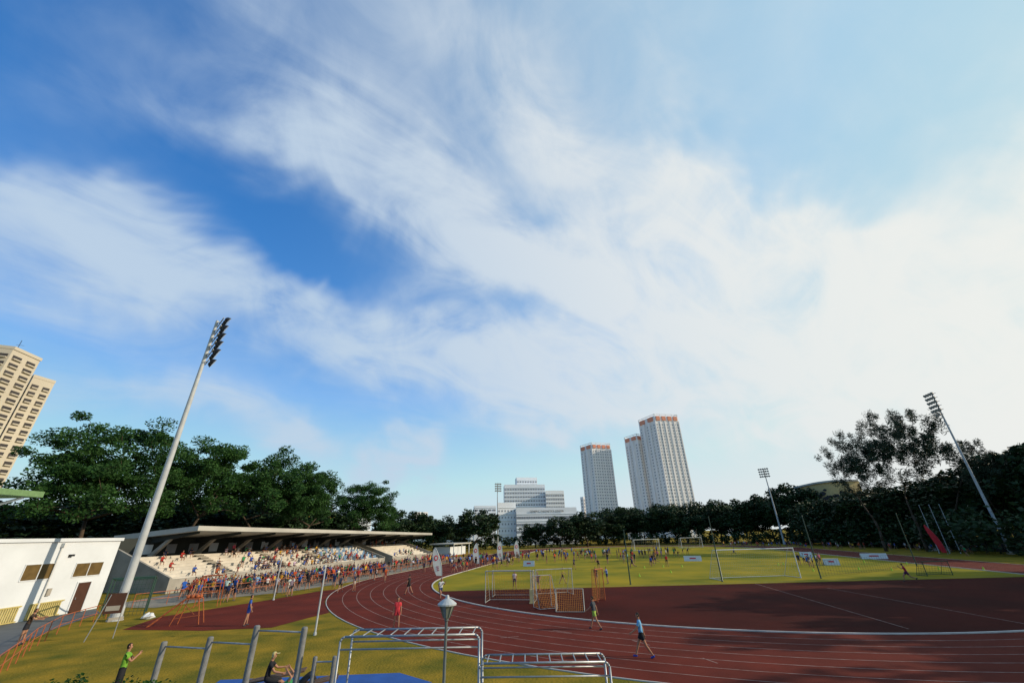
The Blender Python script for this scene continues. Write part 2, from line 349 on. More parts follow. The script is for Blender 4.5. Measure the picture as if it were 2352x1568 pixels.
IDX={'skin':0,'shirt':1,'shorts':2,'hair':3,'shoe':4}
POSES={'stand':dict(armL=(5,10,15,5),armR=(-5,12,20,5),legL=(4,0,5),legR=(-4,2,5)),
 'walk':dict(lean=4,armL=(28,6,25,0),armR=(-28,6,15,0),legL=(-22,14,2),legR=(24,4,2),footL=20,footR=-15),
 'run':dict(lean=12,armL=(45,10,85,10),armR=(-50,10,80,10),legL=(-25,55,2),legR=(45,40,2),footL=40,footR=0),
 'hips':dict(armL=(-15,45,60,75),armR=(-15,45,60,75),legL=(3,0,9),legR=(-3,0,9)),
 'reach':dict(lean=5,armL=(80,10,20,0),armR=(20,12,30,0),legL=(10,5,5),legR=(-12,5,5)),
 'up':dict(armL=(150,15,20,0),armR=(165,15,10,0),legL=(4,0,6),legR=(-6,0,6)),
 'bend':dict(lean=55,head=-20,armL=(10,8,20,0),armR=(20,8,30,0),legL=(8,15,6),legR=(-12,5,6)),
 'sit':dict(lean=12,armL=(35,10,50,20),armR=(35,10,50,20),legL=(82,88,8),legR=(84,84,8))}
T={}
for k,po in POSES.items():
    me,lab,dz,_=grow(po); me.name='person_'+k
    me.materials.clear()
    for m in (mSkin,mShirt,mShort,mHair,mShoe): me.materials.append(m)
    me.polygons.foreach_set('material_index',[IDX[q] for q in lab]); me.update(); T[k]=me
CN=[('navy',(.012,.02,.07),18),('black',(.012,.012,.014),14),('red',(.42,.02,.015),11),('orange',(.52,.085,.02),7),('white',(.55,.55,.55),9),('green',(.02,.24,.09),6),('yellow',(.60,.36,.03),4),('blue',(.02,.10,.42),13),('light blue',(.20,.36,.55),4),('pink',(.55,.10,.17),3),('grey',(.15,.15,.16),5)]
PT={'stand':'standing','walk':'walking','run':'running','hips':'with hands on hips','reach':'reaching out','up':'raising both arms','bend':'bending forward','sit':'sitting'}
def person(x,y,pose,az,z=0,s=1.,c=None,where='on the field',group='spectators and athletes around the stadium'):
    if c is None: c=R.choices(CN,[q[2] for q in CN])[0]
    o=mk('person',T[pose],None,(x,y,z),-rad(az),'person in %s shirt %s %s'%(c[0],PT[pose],where),'person',group,color=tuple(max(0,min(1,q*R.uniform(.8,1.2))) for q in c[1]))
    o.scale=(s,s,s); return o
def solid(name,c,var=.2): return mat(name,c,.85,var=var,scale=8)
def near_person(loc,az,po,label,shirt,shorts,hair=(.012,.01,.009),shoe=(.05,.05,.06),skin=(.36,.18,.11),s=1.05,z=0,cap=None,tilt=None):
    me,lab,dz,(V,hu,hf,h1,h2)=grow(po,True); me.materials.clear(); me.materials.append(solid('skin_tone',skin,.1))
    me.polygons.foreach_set('use_smooth',[True]*len(me.polygons)); 
    o=mk('person',me,None,(*loc,z),-rad(az),label,'person'); o.scale=(s,s,s)
    if tilt: o.rotation_euler=(tilt[0],tilt[1],-rad(az))
    co=[v.co.copy() for v in me.vertices]; no=[v.normal.copy() for v in me.vertices]
    for nm,k,c,off,side in(('shirt','shirt',shirt,.012,0),('shorts','shorts',shorts,.016,0),('hair','hair',cap or hair,.012,0),('shoe','shoe',shoe,.008,-1),('shoe','shoe',shoe,.008,1)):
        fs=[p.vertices[:] for p,q in zip(me.polygons,lab) if q==k and (side==0 or p.center.x*side>0)]
        ids=sorted({i for f in fs for i in f}); mp_={i:j for j,i in enumerate(ids)}
        if not fs: continue
        m2=bpy.data.meshes.new(nm); m2.from_pydata([co[i]+no[i]*off for i in ids],[],[tuple(mp_[i] for i in f) for f in fs]); m2.materials.append(solid(nm+'_fabric',c)); m2.polygons.foreach_set('use_smooth',[True]*len(fs)); m2.update()
        mk('cap' if (nm=='hair' and cap) else nm,m2,o)
    for sx in(-1,1):
        mb=MB(); c=V[h2]+hf*.078-hu*.01+Vector((sx*.032,0,dz)); mb.lathe([(.002,-.008),(.009,-.005),(.010,0),(.009,.005),(.002,.008)],8,0,c); mb.obj('eye',mHair,o,smooth=True)
        mb=MB(); c=V[h2]-hu*.02+Vector((sx*.086,0,dz)); mb.lathe([(.004,-.03),(.014,-.02),(.016,0),(.014,.02),(.004,.03)],8,0,c); mb.obj('ear',me.materials[0],o,smooth=True)
    mb=MB(); c=V[h1]+hf*.066+hu*.0+Vector((0,0,dz)); mb.box(c.x-.022,c.y-.006,c.z-.005,c.x+.022,c.y+.008,c.z+.005); mb.obj('mouth',solid('lips',(.25,.07,.06)),o)
    if cap:
        mb=MB(); c=V[h2]+hf*.12+hu*.035+Vector((0,0,dz)); mb.box(c.x-.06,c.y-.06,c.z-.006,c.x+.06,c.y+.05,c.z+.006); mb.obj('cap_brim',solid('cap_fabric',cap),o,bevel=.01)
    return o
near_person((5.6,22.3),-75,POSES['walk'],'walking person in light blue t-shirt and black shorts',(.14,.36,.60),(.012,.012,.015),shoe=(.02,.05,.3))
near_person((4.5,28.3),-60,POSES['walk'],'walking person in dark grey top and lime shorts',(.05,.06,.07),(.30,.45,.07),s=1.02)
near_person((-7.6,29.9),170,POSES['stand'],'child in red shirt and shorts standing on the track',(.66,.05,.06),(.62,.05,.06),s=.98)
near_person((-18.1,31.8),60,dict(armL=(-15,45,60,75),armR=(10,10,15,0),legL=(3,0,9),legR=(-6,4,6)),'person in blue vest and shorts, hand on hip',(.03,.09,.38),(.02,.05,.26))
near_person((-7,42.4),150,POSES['run'],'runner in white shirt on the inside lane',(.58,.60,.62),(.03,.06,.15))
near_person((-10.7,45.7),-80,dict(armL=(15,20,40,30),armR=(15,20,40,30),legL=(22,5,3),legR=(-24,5,3)),'person all in black standing astride on the track',(.012,.012,.014),(.012,.012,.014))
near_person((-14.6,18.3),60,dict(head=-5,long=1,armL=(45,5,95,35),armR=(45,5,95,35),legL=(3,0,5),legR=(-3,0,5)),'person in lime t-shirt with hands raised to chest',(.15,.34,.03),(.015,.015,.018),s=1.02)
near_person((-28.4,27.6),60,dict(lean=10,armL=(45,10,40,10),armR=(40,10,40,10),legL=(3,0,5),legR=(-3,0,5)),'person in dark shirt leaning at the orange handrail',(.05,.03,.02),(.02,.02,.025))
near_person((39.5,47),-60,POSES['run'],'runner in red vest on dark red ground',(.45,.03,.06),(.10,.02,.06))
near_person((-9.0,17.9),70,dict(lean=8,long=1,armL=(40,10,40,10),armR=(30,10,40,10),legL=(82,70,8),legR=(78,50,8)),'person in black with pale yellow cap sitting on bench',(.012,.012,.015),(.02,.02,.022),z=.12,cap=(.55,.46,.20),s=1.0)
near_person((-7.0,17.6),75,dict(lean=0,long=1,armL=(60,15,80,20),armR=(60,15,80,20),legL=(50,95,8),legR=(45,90,8)),'person in green t-shirt lying back on inclined bench',(.06,.32,.10),(.02,.02,.022),z=.52,s=.95,tilt=(rad(82),0))
# ------------------------------------------------------------ bench
def bench(x,y,rz,L_=2.1,hi=.25):
    t=thing('exercise_bench',(x,y),rz,'weathered brown plank sit-up bench on steel legs','bench','sit-up benches on the blue rubber')
    mb=MB()
    for i in range(3): mb.hexa([(0,-.24+i*.17,.45),(L_,-.24+i*.17,.45+hi),(L_,-.09+i*.17,.45+hi),(0,-.09+i*.17,.45)],[(0,-.24+i*.17,.50),(L_,-.24+i*.17,.50+hi),(L_,-.09+i*.17,.50+hi),(0,-.09+i*.17,.50)])
    mb.obj('seat',mTimber,t)
    for xx in(.25,L_-.25):
        mb=MB(); zz_=.44+hi*xx/L_; mb.path([(xx,-.22,0),(xx,-.22,zz_),(xx,.26,zz_),(xx,.26,0)],.03); mb.obj('leg',mPostG,t)
bench(-10,18.1,.25); bench(-8.4,17.1,.3); bench(-10.6,16.3,.3)
# ------------------------------------------------------------ monkey bars
def monkey(x0,y0,x1,y1,z,wd,nr,label,postsA=True,low=.30):
    t=thing('monkey_bars',(x0,y0),math.atan2(y1-y0,x1-x0),label,'climbing bars'); ln=math.hypot(x1-x0,y1-y0)
    for yy in(0,wd):
        mb=MB(); mb.path([(0,yy,z-.12),(.04,yy,z-.04),(.12,yy,z),(ln-.12,yy,z),(ln-.04,yy,z-.04),(ln,yy,z-.12)],.030); mb.obj('rail',mSteel,t,smooth=True)
        mb=MB(); mb.tube((0,yy,z-low),(ln,yy,z-low),.022); mb.obj('lower_rail',mSteel,t,smooth=True)
        for xx in(0,ln):
            mb=MB(); mb.tube((xx,yy,0),(xx,yy,z-.1),.032); mb.obj('post',mSteel,t,smooth=True)
    rg=MB().tube((0,0,z),(0,wd,z),.018).mesh('rung',[mSteel],True)
    for i in range(nr):
        o=mk('rung',rg,t,(.2+(ln-.4)*i/(nr-1),0,0))
monkey(-5.2,14.2,-1.15,14.15,2.5,.95,10,'grey steel monkey bars with ladder top on four posts')
monkey(-1.1,13.7,2.45,13.6,1.92,.85,10,'lower grey steel monkey bars on four posts')
# ------------------------------------------------------------ pull-up bars
pp=[(-11.3,15.5,2.25),(-9.6,15.1,2.42),(-8.0,14.7,2.75),(-6.35,14.3,2.75)]
t=thing('pull_up_bars',(-8.8,15),0,'round grey posts joined by steel pull-up bars','pull-up bars')
for x,y,h in pp:
    MB().lathe([(.085,0),(.085,h-.03),(.06,h)],14,0,(x+8.8,y-15,0)).obj('post',mPostG,t,smooth=False)
for i,zb in((0,2.12),(1,2.28),(2,2.62)):
    a,b=pp[i],pp[i+1]; MB().tube((a[0]+8.8,a[1]-15,zb),(b[0]+8.8,b[1]-15,zb),.022).obj('bar',mSteel,t,smooth=True)
t=thing('dip_bars',(-6.6,16.8),0,'pair of short grey posts joined by a low steel bar','dip bars')
for x in(-.33,.33): MB().lathe([(.07,0),(.07,1.47),(.05,1.5)],12,0,(x,0,0)).obj('post',mPostG,t)
MB().tube((-.33,0,1.35),(.33,0,1.35),.022).obj('bar',mSteel,t)
# ------------------------------------------------------------ street lamp and slim poles
t=thing('street_lamp',(-1.68,11.2),0,'grey park lamp with tapered glass lantern and conical cap','street lamp')
MB().lathe([(.07,0),(.07,.5),(.038,.55),(.032,3.30),(.05,3.32),(.05,3.37)],14).obj('pole',mLampP,t,smooth=False)
MB().lathe([(.07,3.37),(.17,3.62)],8).obj('lamp_glass',mLant,t)
mb=MB()
for i in range(8):
    a_=2*math.pi*i/8; mb.tube((math.cos(a_)*.075,math.sin(a_)*.075,3.37),(math.cos(a_)*.178,math.sin(a_)*.178,3.62),.009,n=4)
mb.obj('lamp_frame',mLampP,t)
MB().lathe([(.22,3.62),(.225,3.65),(.13,3.72),(.05,3.76),(.035,3.82),(.01,3.83)],16).obj('lamp_cap',mPaintG,t)
t=thing('lamp_post',(-12,28.5),0,'slim plain grey steel pole standing in grass','pole')
MB().lathe([(.09,0),(.09,.12),(.055,.14),(.045,3.6)],12).obj('pole',mPaintG,t); MB().box(-.05,-.25,3.5,.05,.05,3.6).obj('bracket',mPaintG,t)
t2=clone(t,(-22.9,43.9),scale=1.0,label='slim plain grey steel pole beside the spectator paving')
# ------------------------------------------------------------ floodlights
flm=MB(); flm.lathe([(.08,-.10),(.22,-.02),(.33,.22),(.34,.25)],14); 
lampme=flm.mesh('floodlight',[mBlk],True); gls=MB().lathe([(.31,0),(.31,.02)],14).mesh('lamp_glass',[mLens])
def mast(x,y,h,tgt,label,rows=6,cols=4,rs=1.):
    rz=math.atan2(tgt[1]-y,tgt[0]-x)-math.pi/2
    t=thing('floodlight_mast',(x,y),rz,label,'floodlight','stadium floodlight masts')
    MB().lathe([(.50*rs,0),(.50*rs,.06),(.38*rs,.10),(.36*rs,.8),(.29*rs,1.0),(.12*rs,h),(.08,h+.05)],18).obj('pole',mPaintG,t,smooth=False)
    MB().box(-.42,-.42,0,.42,.42,.25).obj('base',mConc,t)
    for i in range(rows):
        z=h-.1-i*.86; wd=cols*.62 if i<5 else 1.3; nn=cols if i<5 else 2
        MB().tube((-wd/2-.2,.28,z),(wd/2+.2,.28,z),.05,n=6).tube((0,0,z),(0,.3,z),.06,n=6).obj('crossarm',mPaintG,t)
        for k in range(nn):
            xx=(k-(nn-1)/2)*(wd/nn)*1.15; o=mk('floodlight',lampme,t,(xx,.55,z+.1)); o.rotation_euler=(rad(-118),0,0); g=mk('lamp_glass',gls,o,(0,0,.255))
mast(-29.6,34.9,25,(30,96),'tall tapered grey floodlight mast standing beside the grandstand')
mast(-7.2,170,23.5,(30,96),'slender floodlight mast beyond the home straight',4,4)
mast(92.4,154.9,25,(30,96),'slender floodlight mast at the edge of the field',4,5,1.1)
q=pol(47.35,122); mast(q.x,q.y,30.2,(30,96),'tall floodlight mast rising among dark trees',6,4,.95)
# ------------------------------------------------------------ grandstand
ga=rad(74); G0=thing('grandstand',(-38,51),ga,'long concrete grandstand with cantilevered flat roof and pale terraces','grandstand')
def terrace(x0,x1,name='terrace'):
    mb=MB(); n=9
    for i in range(n):
        y=.9+i*.95; z=1.05+i*.30
        mb.box(x0,y,0 if i==0 else z-.30,x1,y+.95 if i<n-1 else 10.5,z)
        mb.box(x0,y-.001,z-.0,x1,y+.38,z+.06,1)
    mb.obj(name,[mSeatP,mSeatP],G0)
terrace(0.,42); terrace(45.5,63)
MB().box(0,.55,0,42,.88,1.35).obj('front_wall',mConc,G0); MB().box(45.5,.55,0,63,.88,1.3).obj('front_wall',mConc,G0)
for x in(-.3,42.02,45.1,63.02):
    MB().hexa([(x,.5,0),(x+.26,.5,0),(x+.26,10.5,0),(x,10.5,0)],[(x,.5,1.5),(x+.26,.5,1.5),(x+.26,10.5,4.5),(x,10.5,4.5)]).obj('side_wall',mConc,G0)
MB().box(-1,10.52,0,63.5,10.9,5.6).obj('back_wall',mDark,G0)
def rz_(x): return 6.85-(x-0)/64*1.0
RX0=2.6
b=[(RX0,2.2,rz_(0)-.55),(66,2.2,rz_(66)-.45),(66,16.5,rz_(66)-1.1),(RX0,16.5,rz_(0)-1.5)]
tt=[(RX0,2.2,rz_(0)),(66,2.2,rz_(66)),(66,16.5,rz_(66)-.55),(RX0,16.5,rz_(0)-.85)]
MB().hexa(b,tt).obj('roof',mRoof,G0)
for i in range(11):
    x=3.3+i*6.0; zr=rz_(x)-.56
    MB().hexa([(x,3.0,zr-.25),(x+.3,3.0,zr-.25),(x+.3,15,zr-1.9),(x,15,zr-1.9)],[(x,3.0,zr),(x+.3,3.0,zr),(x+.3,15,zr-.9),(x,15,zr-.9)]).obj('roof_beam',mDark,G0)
    MB().hexa([(x,9.6,3.5),(x+.35,9.6,3.5),(x+.35,10.5,3.5),(x,10.5,3.5)],[(x,7.2,zr-.8),(x+.35,7.2,zr-.8),(x+.35,7.9,zr-.9),(x,7.9,zr-.9)]).obj('strut',mConc,G0)
for i in range(20):
    x=2.4+i*3.05; MB().box(x,10.42,3.75,x+1.3,10.5,4.85).obj('window',mGlass if i%3 else mWhiteW,G0)
mb=MB()
for r_ in range(1,8):
    for k in range(26):
        if R.random()<.15: continue
        x=29+k*.5; y=1.15+r_*.95; z=1.11+r_*.30; m=0 if R.random()<.55 else 1
        mb.box(x,y,z,x+.42,y+.38,z+.08,m); mb.box(x,y+.32,z+.081,x+.42,y+.38,z+.42,m)
mb.obj('seat_rows',[mSeatB,mSeatW],G0,kind='stuff')
for x0 in (8,18,27): 
    mb=MB()
    for i in range(17): mb.box(x0,.9+i*.475,1.12+i*.15-.1,x0+1.1,1.375+i*.475,1.12+i*.15+.06)
    mb.obj('stair',mApron,G0)
def gpt(x,y): return (-38+math.cos(ga)*x-math.sin(ga)*y, 51+math.sin(ga)*x+math.cos(ga)*y)
cnt=0
used=set(); mass=[]; hubs=[R.uniform(2,40) for _ in range(7)]
while cnt<118:
    r_=R.choice([0,0,1,1,2,3,5,6,7,7,7]); x=R.choice([R.uniform(.8,41),R.gauss(R.choice(hubs),1.6),R.gauss(R.choice(hubs),1.6),R.uniform(46,62)]); k=(r_,int(x/.62))
    if not(.6<x<41.4 or 46<x<62.5) or k in used or (29<x<42 and R.random()<.5) or (x>45 and R.random()<.6): continue
    used.add(k); px_,py_=gpt(x,.45+(r_+1)*.95); zt=1.05+r_*.30
    if cnt<72:
        if R.random()<.78: person(px_,py_,'sit',R.uniform(90,130),z=zt-.08,s=.98,where='on the terrace')
        else: person(px_,py_,R.choice(['stand','hips','walk']),R.uniform(60,150),z=zt,s=.98,where='on the terrace')
    else: mass.append((px_,py_,zt-.08,-rad(R.uniform(80,135)),'sit'))
    cnt+=1
t=thing('pavilion',(-19,128),rad(75),'low white pavilion with flat canopy beyond the grandstand','pavilion')
MB().box(0,0,0,12,5,2.2).obj('wall',mWhiteW,t); MB().box(-1,-1.5,2.8,13,6,3.1).obj('roof',mRoof,t)
for x in(0,6,12): MB().box(x-.1,-1.2,0,x+.1,-1,2.8).obj('column',mWhiteW,t)
# ------------------------------------------------------------ white building
t=thing('white_building',(-37,20),0,'white rendered block with bronze windows, yellow louvres, brown door','building')
MB().box(-16,0,0,0,21.3,5.3).obj('wall',mWhiteW,t); MB().box(-16.2,-.3,5.3,.12,21.45,5.55).obj('roof',mWhiteW,t)
for y0,y1,z0,z1 in((14.0,16.2,2.72,3.75),(17.9,20.3,2.66,3.62)):
    wn=MB().box(.0,y0,z0,.03,y1,z1).obj('window',mBrownWin,t); MB().box(.0,y0-.06,z0-.06,.05,y1+.06,z0-.001).box(0,y0-.06,z1+.001,.05,y1+.06,z1+.06).box(.0,y0-.06,z0,.05,y0-.001,z1).box(.0,y1+.001,z0,.05,y1+.06,z1).box(.031,(y0+y1)/2-.03,z0,.05,(y0+y1)/2+.03,z1).obj('frame',mWhiteW,wn)
d_=MB().box(0,18.7,0,.04,19.8,2.15).obj('door',mDoor,t); MB().box(0,18.58,0,.07,18.69,2.25).box(0,19.81,0,.07,19.92,2.25).box(0,18.69,2.16,.07,19.81,2.25).obj('frame',mWhiteW,d_); MB().box(.04,18.85,.95,.1,18.9,1.1).obj('handle',mSteel,d_)
for y0,y1 in((11.8,14.9),(15.5,18.0)):
    mb=MB(); k=int((y1-y0)/.16)
    for i in range(k): mb.box(.0,y0+i*.16,.12,.07,y0+i*.16+.09,.98)
    mb.box(0,y0,.03,.10,y1,.11); mb.box(0,y0,.99,.10,y1,1.07); mb.obj('louvre',mYel,t)
MB().tube((.12,16.05,.0),(.12,16.05,5.2),.055).box(.02,15.95,4.9,.3,16.15,5.2).obj('drainpipe',mWhiteP,t)
MB().box(.0,16.9,4.2,.25,17.2,4.35).obj('wall_lamp',mBlk,t); MB().tube((.01,16.6,1.6),(.01,16.6,1.9),.05).box(.0,16.3,1.5,.12,16.6,2.0).obj('meter_box',mConc,t)
t=thing('green_roof_canopy',(-45,30),0,'pale green flat roof canopy on a braced white column','canopy')
MB().box(-16,-2,9.2,-0.4,10.5,9.7).obj('roof',mGreenR,t); MB().box(-8,5,0,-5,8,9.2).obj('column',mWhiteW,t); MB().tube((-5,7,7.0),(-1.2,9.6,9.15),.12).obj('brace',mWhiteP,t); MB().box(-14,-1,8.2,-4.5,9.6,8.5).obj('ledge',mWhiteW,t)
# ------------------------------------------------------------ orange handrail
def rail(name,pts,z1,z2,m,label,cat,sp=1.2,r=.035,mid=(.5,),slant=0):
    t=thing(name,(pts[0][0],pts[0][1]),0,label,cat); P=[Vector((p[0]-pts[0][0],p[1]-pts[0][1],0)) for p in pts]
    Q=[]
    for a,b in zip(P[:-1],P[1:]):
        k=max(1,int((b-a).length/sp))
        for i in range(k): Q.append(a.lerp(b,i/k))
    Q.append(P[-1])
    mb=MB(); mb.path([q+Vector((0,0,z1)) for q in Q],r); mb.obj('top_rail',m,t)
    for mm in mid: mb=MB(); mb.path([q+Vector((0,0,z1*mm)) for q in Q],r*.8,n=6); mb.obj('middle_rail',m,t)
    pm=MB().tube((0,0,0),(0,0,z1),r,n=6).mesh('post',[m])
    for q in Q: mk('post',pm,t,q)
rail('handrail',[(-18.7,17.5),(-21.6,20.4),(-24.2,23.7),(-26.3,26.2),(-27.9,28.5),(-29.2,30.4),(-30.3,33.0),(-31.3,36.0)],1.0,0,mOrange,'orange tubular steel handrail curving along the grey ramp','railing',1.4,.023,(.5,))
rail('barrier_fence',[(-33.5,40.8),(-30.8,45),(-28.2,49.6),(-26,54.5),(-23,60.5),(-20.6,66),(-16,90),(-11.5,113)],1.05,0,mOrange,'orange tubular crowd barrier along the track','fence',2.2,.026,(.5,))
t=thing('notice_board',(-24.6,28.3),rad(30),'brown notice board hung on leaning steel poles','sign')
MB().tube((-.6,0,0),(-.1,0,2.3),.025).tube((.6,.3,0),(.6,.3,2.4),.025).obj('pole',mSteel,t); MB().box(-.25,.02,1.3,.62,.07,2.35).obj('board',mDoor,t); MB().box(-.15,-.005,1.45,.5,.015,1.7).obj('notice',mConc,t)
t=thing('gate_frame',(-30.6,36.6),rad(35),'dark green steel gate frame with mesh sides','gate')
MB().path([(-1.3,0,0),(-1.3,0,2.6),(1.3,0,2.6),(1.3,0,0)],.05).obj('frame',mGreenP,t)
MB().path([(-1.3,1.8,0),(-1.3,1.8,2.4),(1.3,1.8,2.4),(1.3,1.8,0)],.05).tube((-1.3,0,2.6),(-1.3,1.8,2.4),.05).tube((1.3,0,2.6),(1.3,1.8,2.4),.05).obj('rear_frame',mGreenP,t)
mb=MB()
for i in range(12): mb.tube((-1.3+i*.236,.02,0),(-1.3+i*.236,.02,2.6),.012,n=4)
for i in range(9): mb.tube((-1.3,.02,.3*i),(1.3,.02,.3*i),.012,n=4)
mb.obj('mesh_panel',mGreenP,t)
t=thing('white_sack',(-27.6,35.4),0,'crumpled white sack lying on grass','bag')
mb=MB(); mb.lathe([(.28,0),(.42,.08),(.40,.2),(.25,.33),(.1,.4),(.05,.36)],11); mb.v=[(x*R.uniform(.8,1.25),y*R.uniform(.7,1.1),z*R.uniform(.8,1.1)) for x,y,z in mb.v]; mb.obj('sack_body',mWhiteP,t)
t=thing('timing_trestle',(-22.9,32.4),rad(15),'orange steel trestle stand with a sloping ladder','trestle'); t.scale=(.72,.72,.66)
mb=MB()
for yy in(0,.5): mb.tube((-2.7,yy,.05),(-.2,yy,2.3),.04)
for i in range(10): f_=i/9.5; mb.tube((-2.7+2.5*f_,0,.05+2.25*f_),(-2.7+2.5*f_,.5,.05+2.25*f_),.028,n=6)
mb.obj('ladder',mOrange,t)
mb=MB(); mb.path([(-.2,0,2.3),(1.0,0,2.3),(1.0,.9,2.3),(-.2,.9,2.3),(-.2,0,2.3)],.04); mb.obj('platform',mOrange,t)
for x,y,dx in((-.2,0,-.7),(1.0,0,.5),(-.2,.9,-.4),(1.0,.9,.6)): MB().tube((x+dx,y,0),(x,y,2.3),.04).obj('leg',mOrange,t)
MB().tube((-.75,0,.6),(1.4,0,.8),.03).tube((-.6,0,.9),(1.1,.9,1.9),.03).tube((.9,0,.9),(-.4,.9,1.7),.03).obj('brace',mOrange,t)
mb=MB()
for i in range(6): mb.lathe([(.04,2.32),(.17,2.42),(.17,2.55),(.05,2.66)],10,0,(-.1+i*.2,.3+.2*(i%2),0))
mb.obj('orange_ball_stack',mOrange,t)
t=thing('timing_gate',(-27.0,40.5),rad(15),'orange steel frame stand with sloping ladder near barrier','trestle'); t.scale=(.8,.8,.78)
mb=MB(); mb.path([(-1,0,0),(-.8,0,3.0),(1,0,3.0),(1.2,0,0)],.04); mb.path([(-1,.9,0),(-.8,.9,3.0),(1,.9,3.0),(1.2,.9,0)],.04); mb.obj('frame',mOrange,t)
mb=MB(); mb.tube((-.8,0,3),(-2.6,0,1.6),.04).tube((-.8,.9,3),(-2.6,.9,1.6),.04).tube((-1,0,1.5),(1.1,0,1.5),.04).tube((-.9,0,2.2),(1.1,.9,2.2),.04)
for i in range(6): mb.tube((-.8-.36*i,0,3-.28*i),(-.8-.36*i,.9,3-.28*i),.03,n=6)
mb.obj('ladder',mOrange,t)
# ------------------------------------------------------------ goals
def net(p,q,r_,s_,nu,nv,rr,sag=0.):
    p,q,r_,s_=map(Vector,(p,q,r_,s_)); mb=MB()
    def pt(u,v): return p.lerp(q,u).lerp(s_.lerp(r_,u),v)+Vector((0,0,-sag*math.sin(math.pi*u)*math.sin(math.pi*v)))
    for i in range(nu+1):
        for j in range(nv): mb.tube(pt(i/nu,j/nv),pt(i/nu,(j+1)/nv),rr,n=3)
    for j in range(nv+1):
        for i in range(nu): mb.tube(pt(i/nu,j/nv),pt((i+1)/nu,j/nv),rr,n=3)
    return mb
def goal(p,q,h,dep,label,frame,netm,nr=.012,cell=.35,fr=.06,top=.8,grp='football goals on the field'):
    p=Vector((*p,0)); q=Vector((*q,0)); W_=(q-p).length; t=thing('football_goal',(p.x,p.y),math.atan2(q.y-p.y,q.x-p.x),label,'goal',grp)
    MB().tube((0,0,0),(0,0,h),fr).obj('post',frame,t); MB().tube((W_,0,0),(W_,0,h),fr).obj('post',frame,t); MB().tube((-fr,0,h),(W_+fr,0,h),fr).obj('crossbar',frame,t)
    mb=MB()
    for x in(0,W_): mb.path([(x,0,h),(x,top,h),(x,dep,.05),(x,0,.05)],fr*.6,n=6)
    mb.tube((0,dep,.05),(W_,dep,.05),fr*.6,n=6); mb.obj('back_frame',frame,t)
    nu=int(W_/cell); mb=net((0,top,h),(W_,top,h),(W_,dep,.05),(0,dep,.05),nu,max(3,int(h/cell)),nr,.1)
    m2=net((0,0,h),(W_,0,h),(W_,top,h),(0,top,h),nu,2,nr); mb.add(m2.v,m2.f)
    for x in(0,W_): m2=net((x,0,h),(x,top,h),(x,dep,.05),(x,0,.05),4,max(3,int(h/cell)),nr); mb.add(m2.v,m2.f)
    mb.obj('net',netm,t); return t
goal((22.6,51.2),(31.9,52.2),3.0,2.6,'large white football goal with white net on grass',mWhiteP,mNetW,.006,.25,.055)
goal((34.4,131),(42.3,133),2.9,2.2,'white football goal standing far across the field',mWhiteP,mNetW,.010,.6,.07)
goal((53.3,145),(60.5,146),2.9,2.2,'white football goal standing near the tree line',mWhiteP,mNetW,.010,.6,.07)
goal((-2.7,39.2),(1.3,38.5),2.3,1.6,'small white pipe goal on the dark red ground',mNetW,mNetO,.004,.2,.038,.6)
goal((1.7,42.2),(5.1,43.1),2.1,1.5,'small white pipe goal without much netting',mNetW,mNetW,.004,.4,.035,.6)
goal((2.9,35.4),(4.9,35.1),1.3,-1.3,'low pipe goal with sagging orange net',mNetW,mNetO,.006,.13,.03,-.2)
goal((1.2,36.4),(2.6,36.9),2.1,-1.2,'narrow folded goal frame with orange net',mSteel,mNetO,.006,.13,.03,-.3)
goal((-2.3,42.5),(1.2,42.0),2.1,1.2,'pipe goal frame behind others with orange net',mNetW,mNetO,.004,.25,.035,.5)
goal((6.5,38.4),(7.3,39.4),2.3,.5,'tall narrow frame covered by orange netting',mOrange,mNetO,.006,.12,.035,.3)
goal((45.2,51.2),(48.4,51.6),1.4,1.2,'low dark cage goal with dark net',mGreenP,mNetD,.010,.2,.04,.5)
MB().box(-.18,-.1,0,.18,.1,1.0).box(-.22,-.14,0,.22,.14,.08).obj('goal_padding',mat('pale_yellow',(.5,.42,.22),.7),None,loc=(1.15,38.4),label='pale yellow padding block leaning by goal post',cat='padding')
for (x,y,h) in((12.1,49.8,5.2),(22.2,50.4,6.4),(33.6,51.4,6.3),(55,63.3,6.6)):
    t=thing('net_post',(x,y),0,'tall thin dark green post for the ball-stop net','post','ball-stop net posts'); MB().lathe([(.10,0),(.09,.1),(.07,.12),(.05,h)],8).obj('pole',mGreenP,t); MB().lathe([(.03,h),(.07,h+.03),(.03,h+.1)],8).obj('post_cap',mGreenP,t)
t=thing('ball_stop_net',(33.6,51.4),0,'dark sagging ball-stop net slung low between posts','net'); net((0,0,1.7),(21.4,11.9,1.6),(21.4,11.9,.2),(0,0,.2),40,4,.010,.9).obj('net_mesh',mNetD,t)
